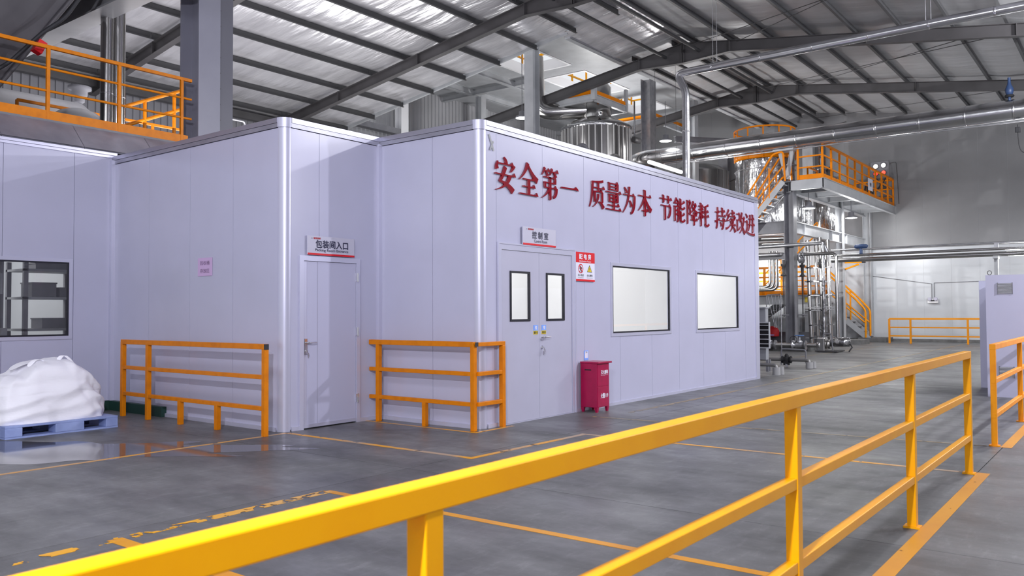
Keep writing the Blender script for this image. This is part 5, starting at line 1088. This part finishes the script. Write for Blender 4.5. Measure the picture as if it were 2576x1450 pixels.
obj('frame', B().tube([(26.0, 9.62, 0), (26.0, 9.62, 1.95), (26.0, 9.15, 1.97), (26.0, 9.15, 0)], .016, 6, bend=.05), m_galv, wg)
for k in range(4): obj('wire', B().tube([(26.0, 9.58-.12*k, 1.95), (26.0, 9.5-.1*k, 1.6), (26.0, 9.35-.03*k, .9)], .008, 5), m_galv, wg)

# ============================================================ RIGHT SIDE AND FAR WALL FITTINGS
wp = thing('white_cabinet', (16.4, 1.0, 0), 'tall lilac white cabinet with two vent grilles at the right edge', 'cabinet')
obj('side_panel', B().bx(15.7, 15.74, -1.6, 2.08, .0, 2.02), m_panel, wp); obj('body', B().bx(15.742, 17.4, -1.6, 2.05, .05, 2.0), m_panel, wp); obj('rear_panel', B().bx(17.45, 17.5, -1.6, 2.42, .0, 1.98), m_panel, wp)
for (z0, z1) in ((1.71, 1.88), (.33, .50)):
    obj('grille_void', B().bx(15.69, 15.701, 1.70, 1.90, z0, z1), m_stgrey, wp)
    for k in range(8): obj('grille_slat', B().bx(15.675, 15.692, 1.70, 1.90, z0+.004+k*.0212, z0+.016+k*.0212), m_stwhite, wp)
    obj('grille_frame', B().bx(15.675, 15.70, 1.69, 1.70, z0-.01, z1+.01).bx(15.675, 15.70, 1.90, 1.91, z0-.01, z1+.01), m_stgrey, wp)
tag(obj('lifting_ring', B().tube([(15.72, 2.02+.03*cos(2*pi*k/14), 2.06+.035*sin(2*pi*k/14)) for k in range(15)], .006, 6), m_stdark, wp), 'small dark ring')
el = thing('emergency_light', (40.95, 7.5, 1.7), 'small white twin emergency light on the far wall', 'lamp')
obj('housing', B().bx(40.88, 41.0, 7.28, 7.72, 1.74, 1.95), m_white, el, bevel=.02); tag(obj('lamp_head', B().lathe((40.86, 7.38, 1.93), [(.09, 0), (.07, -.06)][::-1], 14, 'x').lathe((40.86, 7.62, 1.93), [(.09, 0), (.07, -.06)][::-1], 14, 'x'), m_signgrey, el), 'lamp heads'); obj('label_strip', B().bx(40.872, 40.88, 7.42, 7.58, 1.83, 1.88), m_dark, el)
cu = thing('cable_conduit', (40.97, 9, 2.6), 'thin cable conduits crossing the far wall to the emergency light', 'conduit')
obj('run', B().tube([(40.97, 10.1, 3.05), (40.97, 7.55, 2.62), (40.97, 7.55, 1.95)], .014, 6), m_stgrey, cu); obj('run', B().tube([(40.97, 4.5, 2.70), (40.97, 7.45, 2.66), (40.97, 7.45, 1.95)], .014, 6), m_stgrey, cu)
# side column and bracing at the far wall
for y in (12.85, 17.2):
    t = hcol('wall_column', 40.7, y, 0, rz(y)-.9, .35, .5, m_stgrey if y > 13 else m_stwhite, 'grey column against the far wall '+('behind the silver tank' if y < 13 else 'left of the silver tank'), flange='x')
tag(obj('wind_brace', B().tube([(40.5, 17.2, 9.4), (40.5, 11.0, 10.4)], .03, 8).tube([(40.5, 17.2, 8.0), (40.5, 12.9, 9.5)], .03, 8), m_stdark), 'dark diagonal brace rods high on the far wall', 'brace')
tag(obj('crane_beam', B().ibeam((34.2, 16.8, 9.3), (40.9, 14.6, 9.9), .16, .25), m_stgrey), 'short grey beam under the roof near the far wall', 'beam')
bpy.context.view_layer.update()
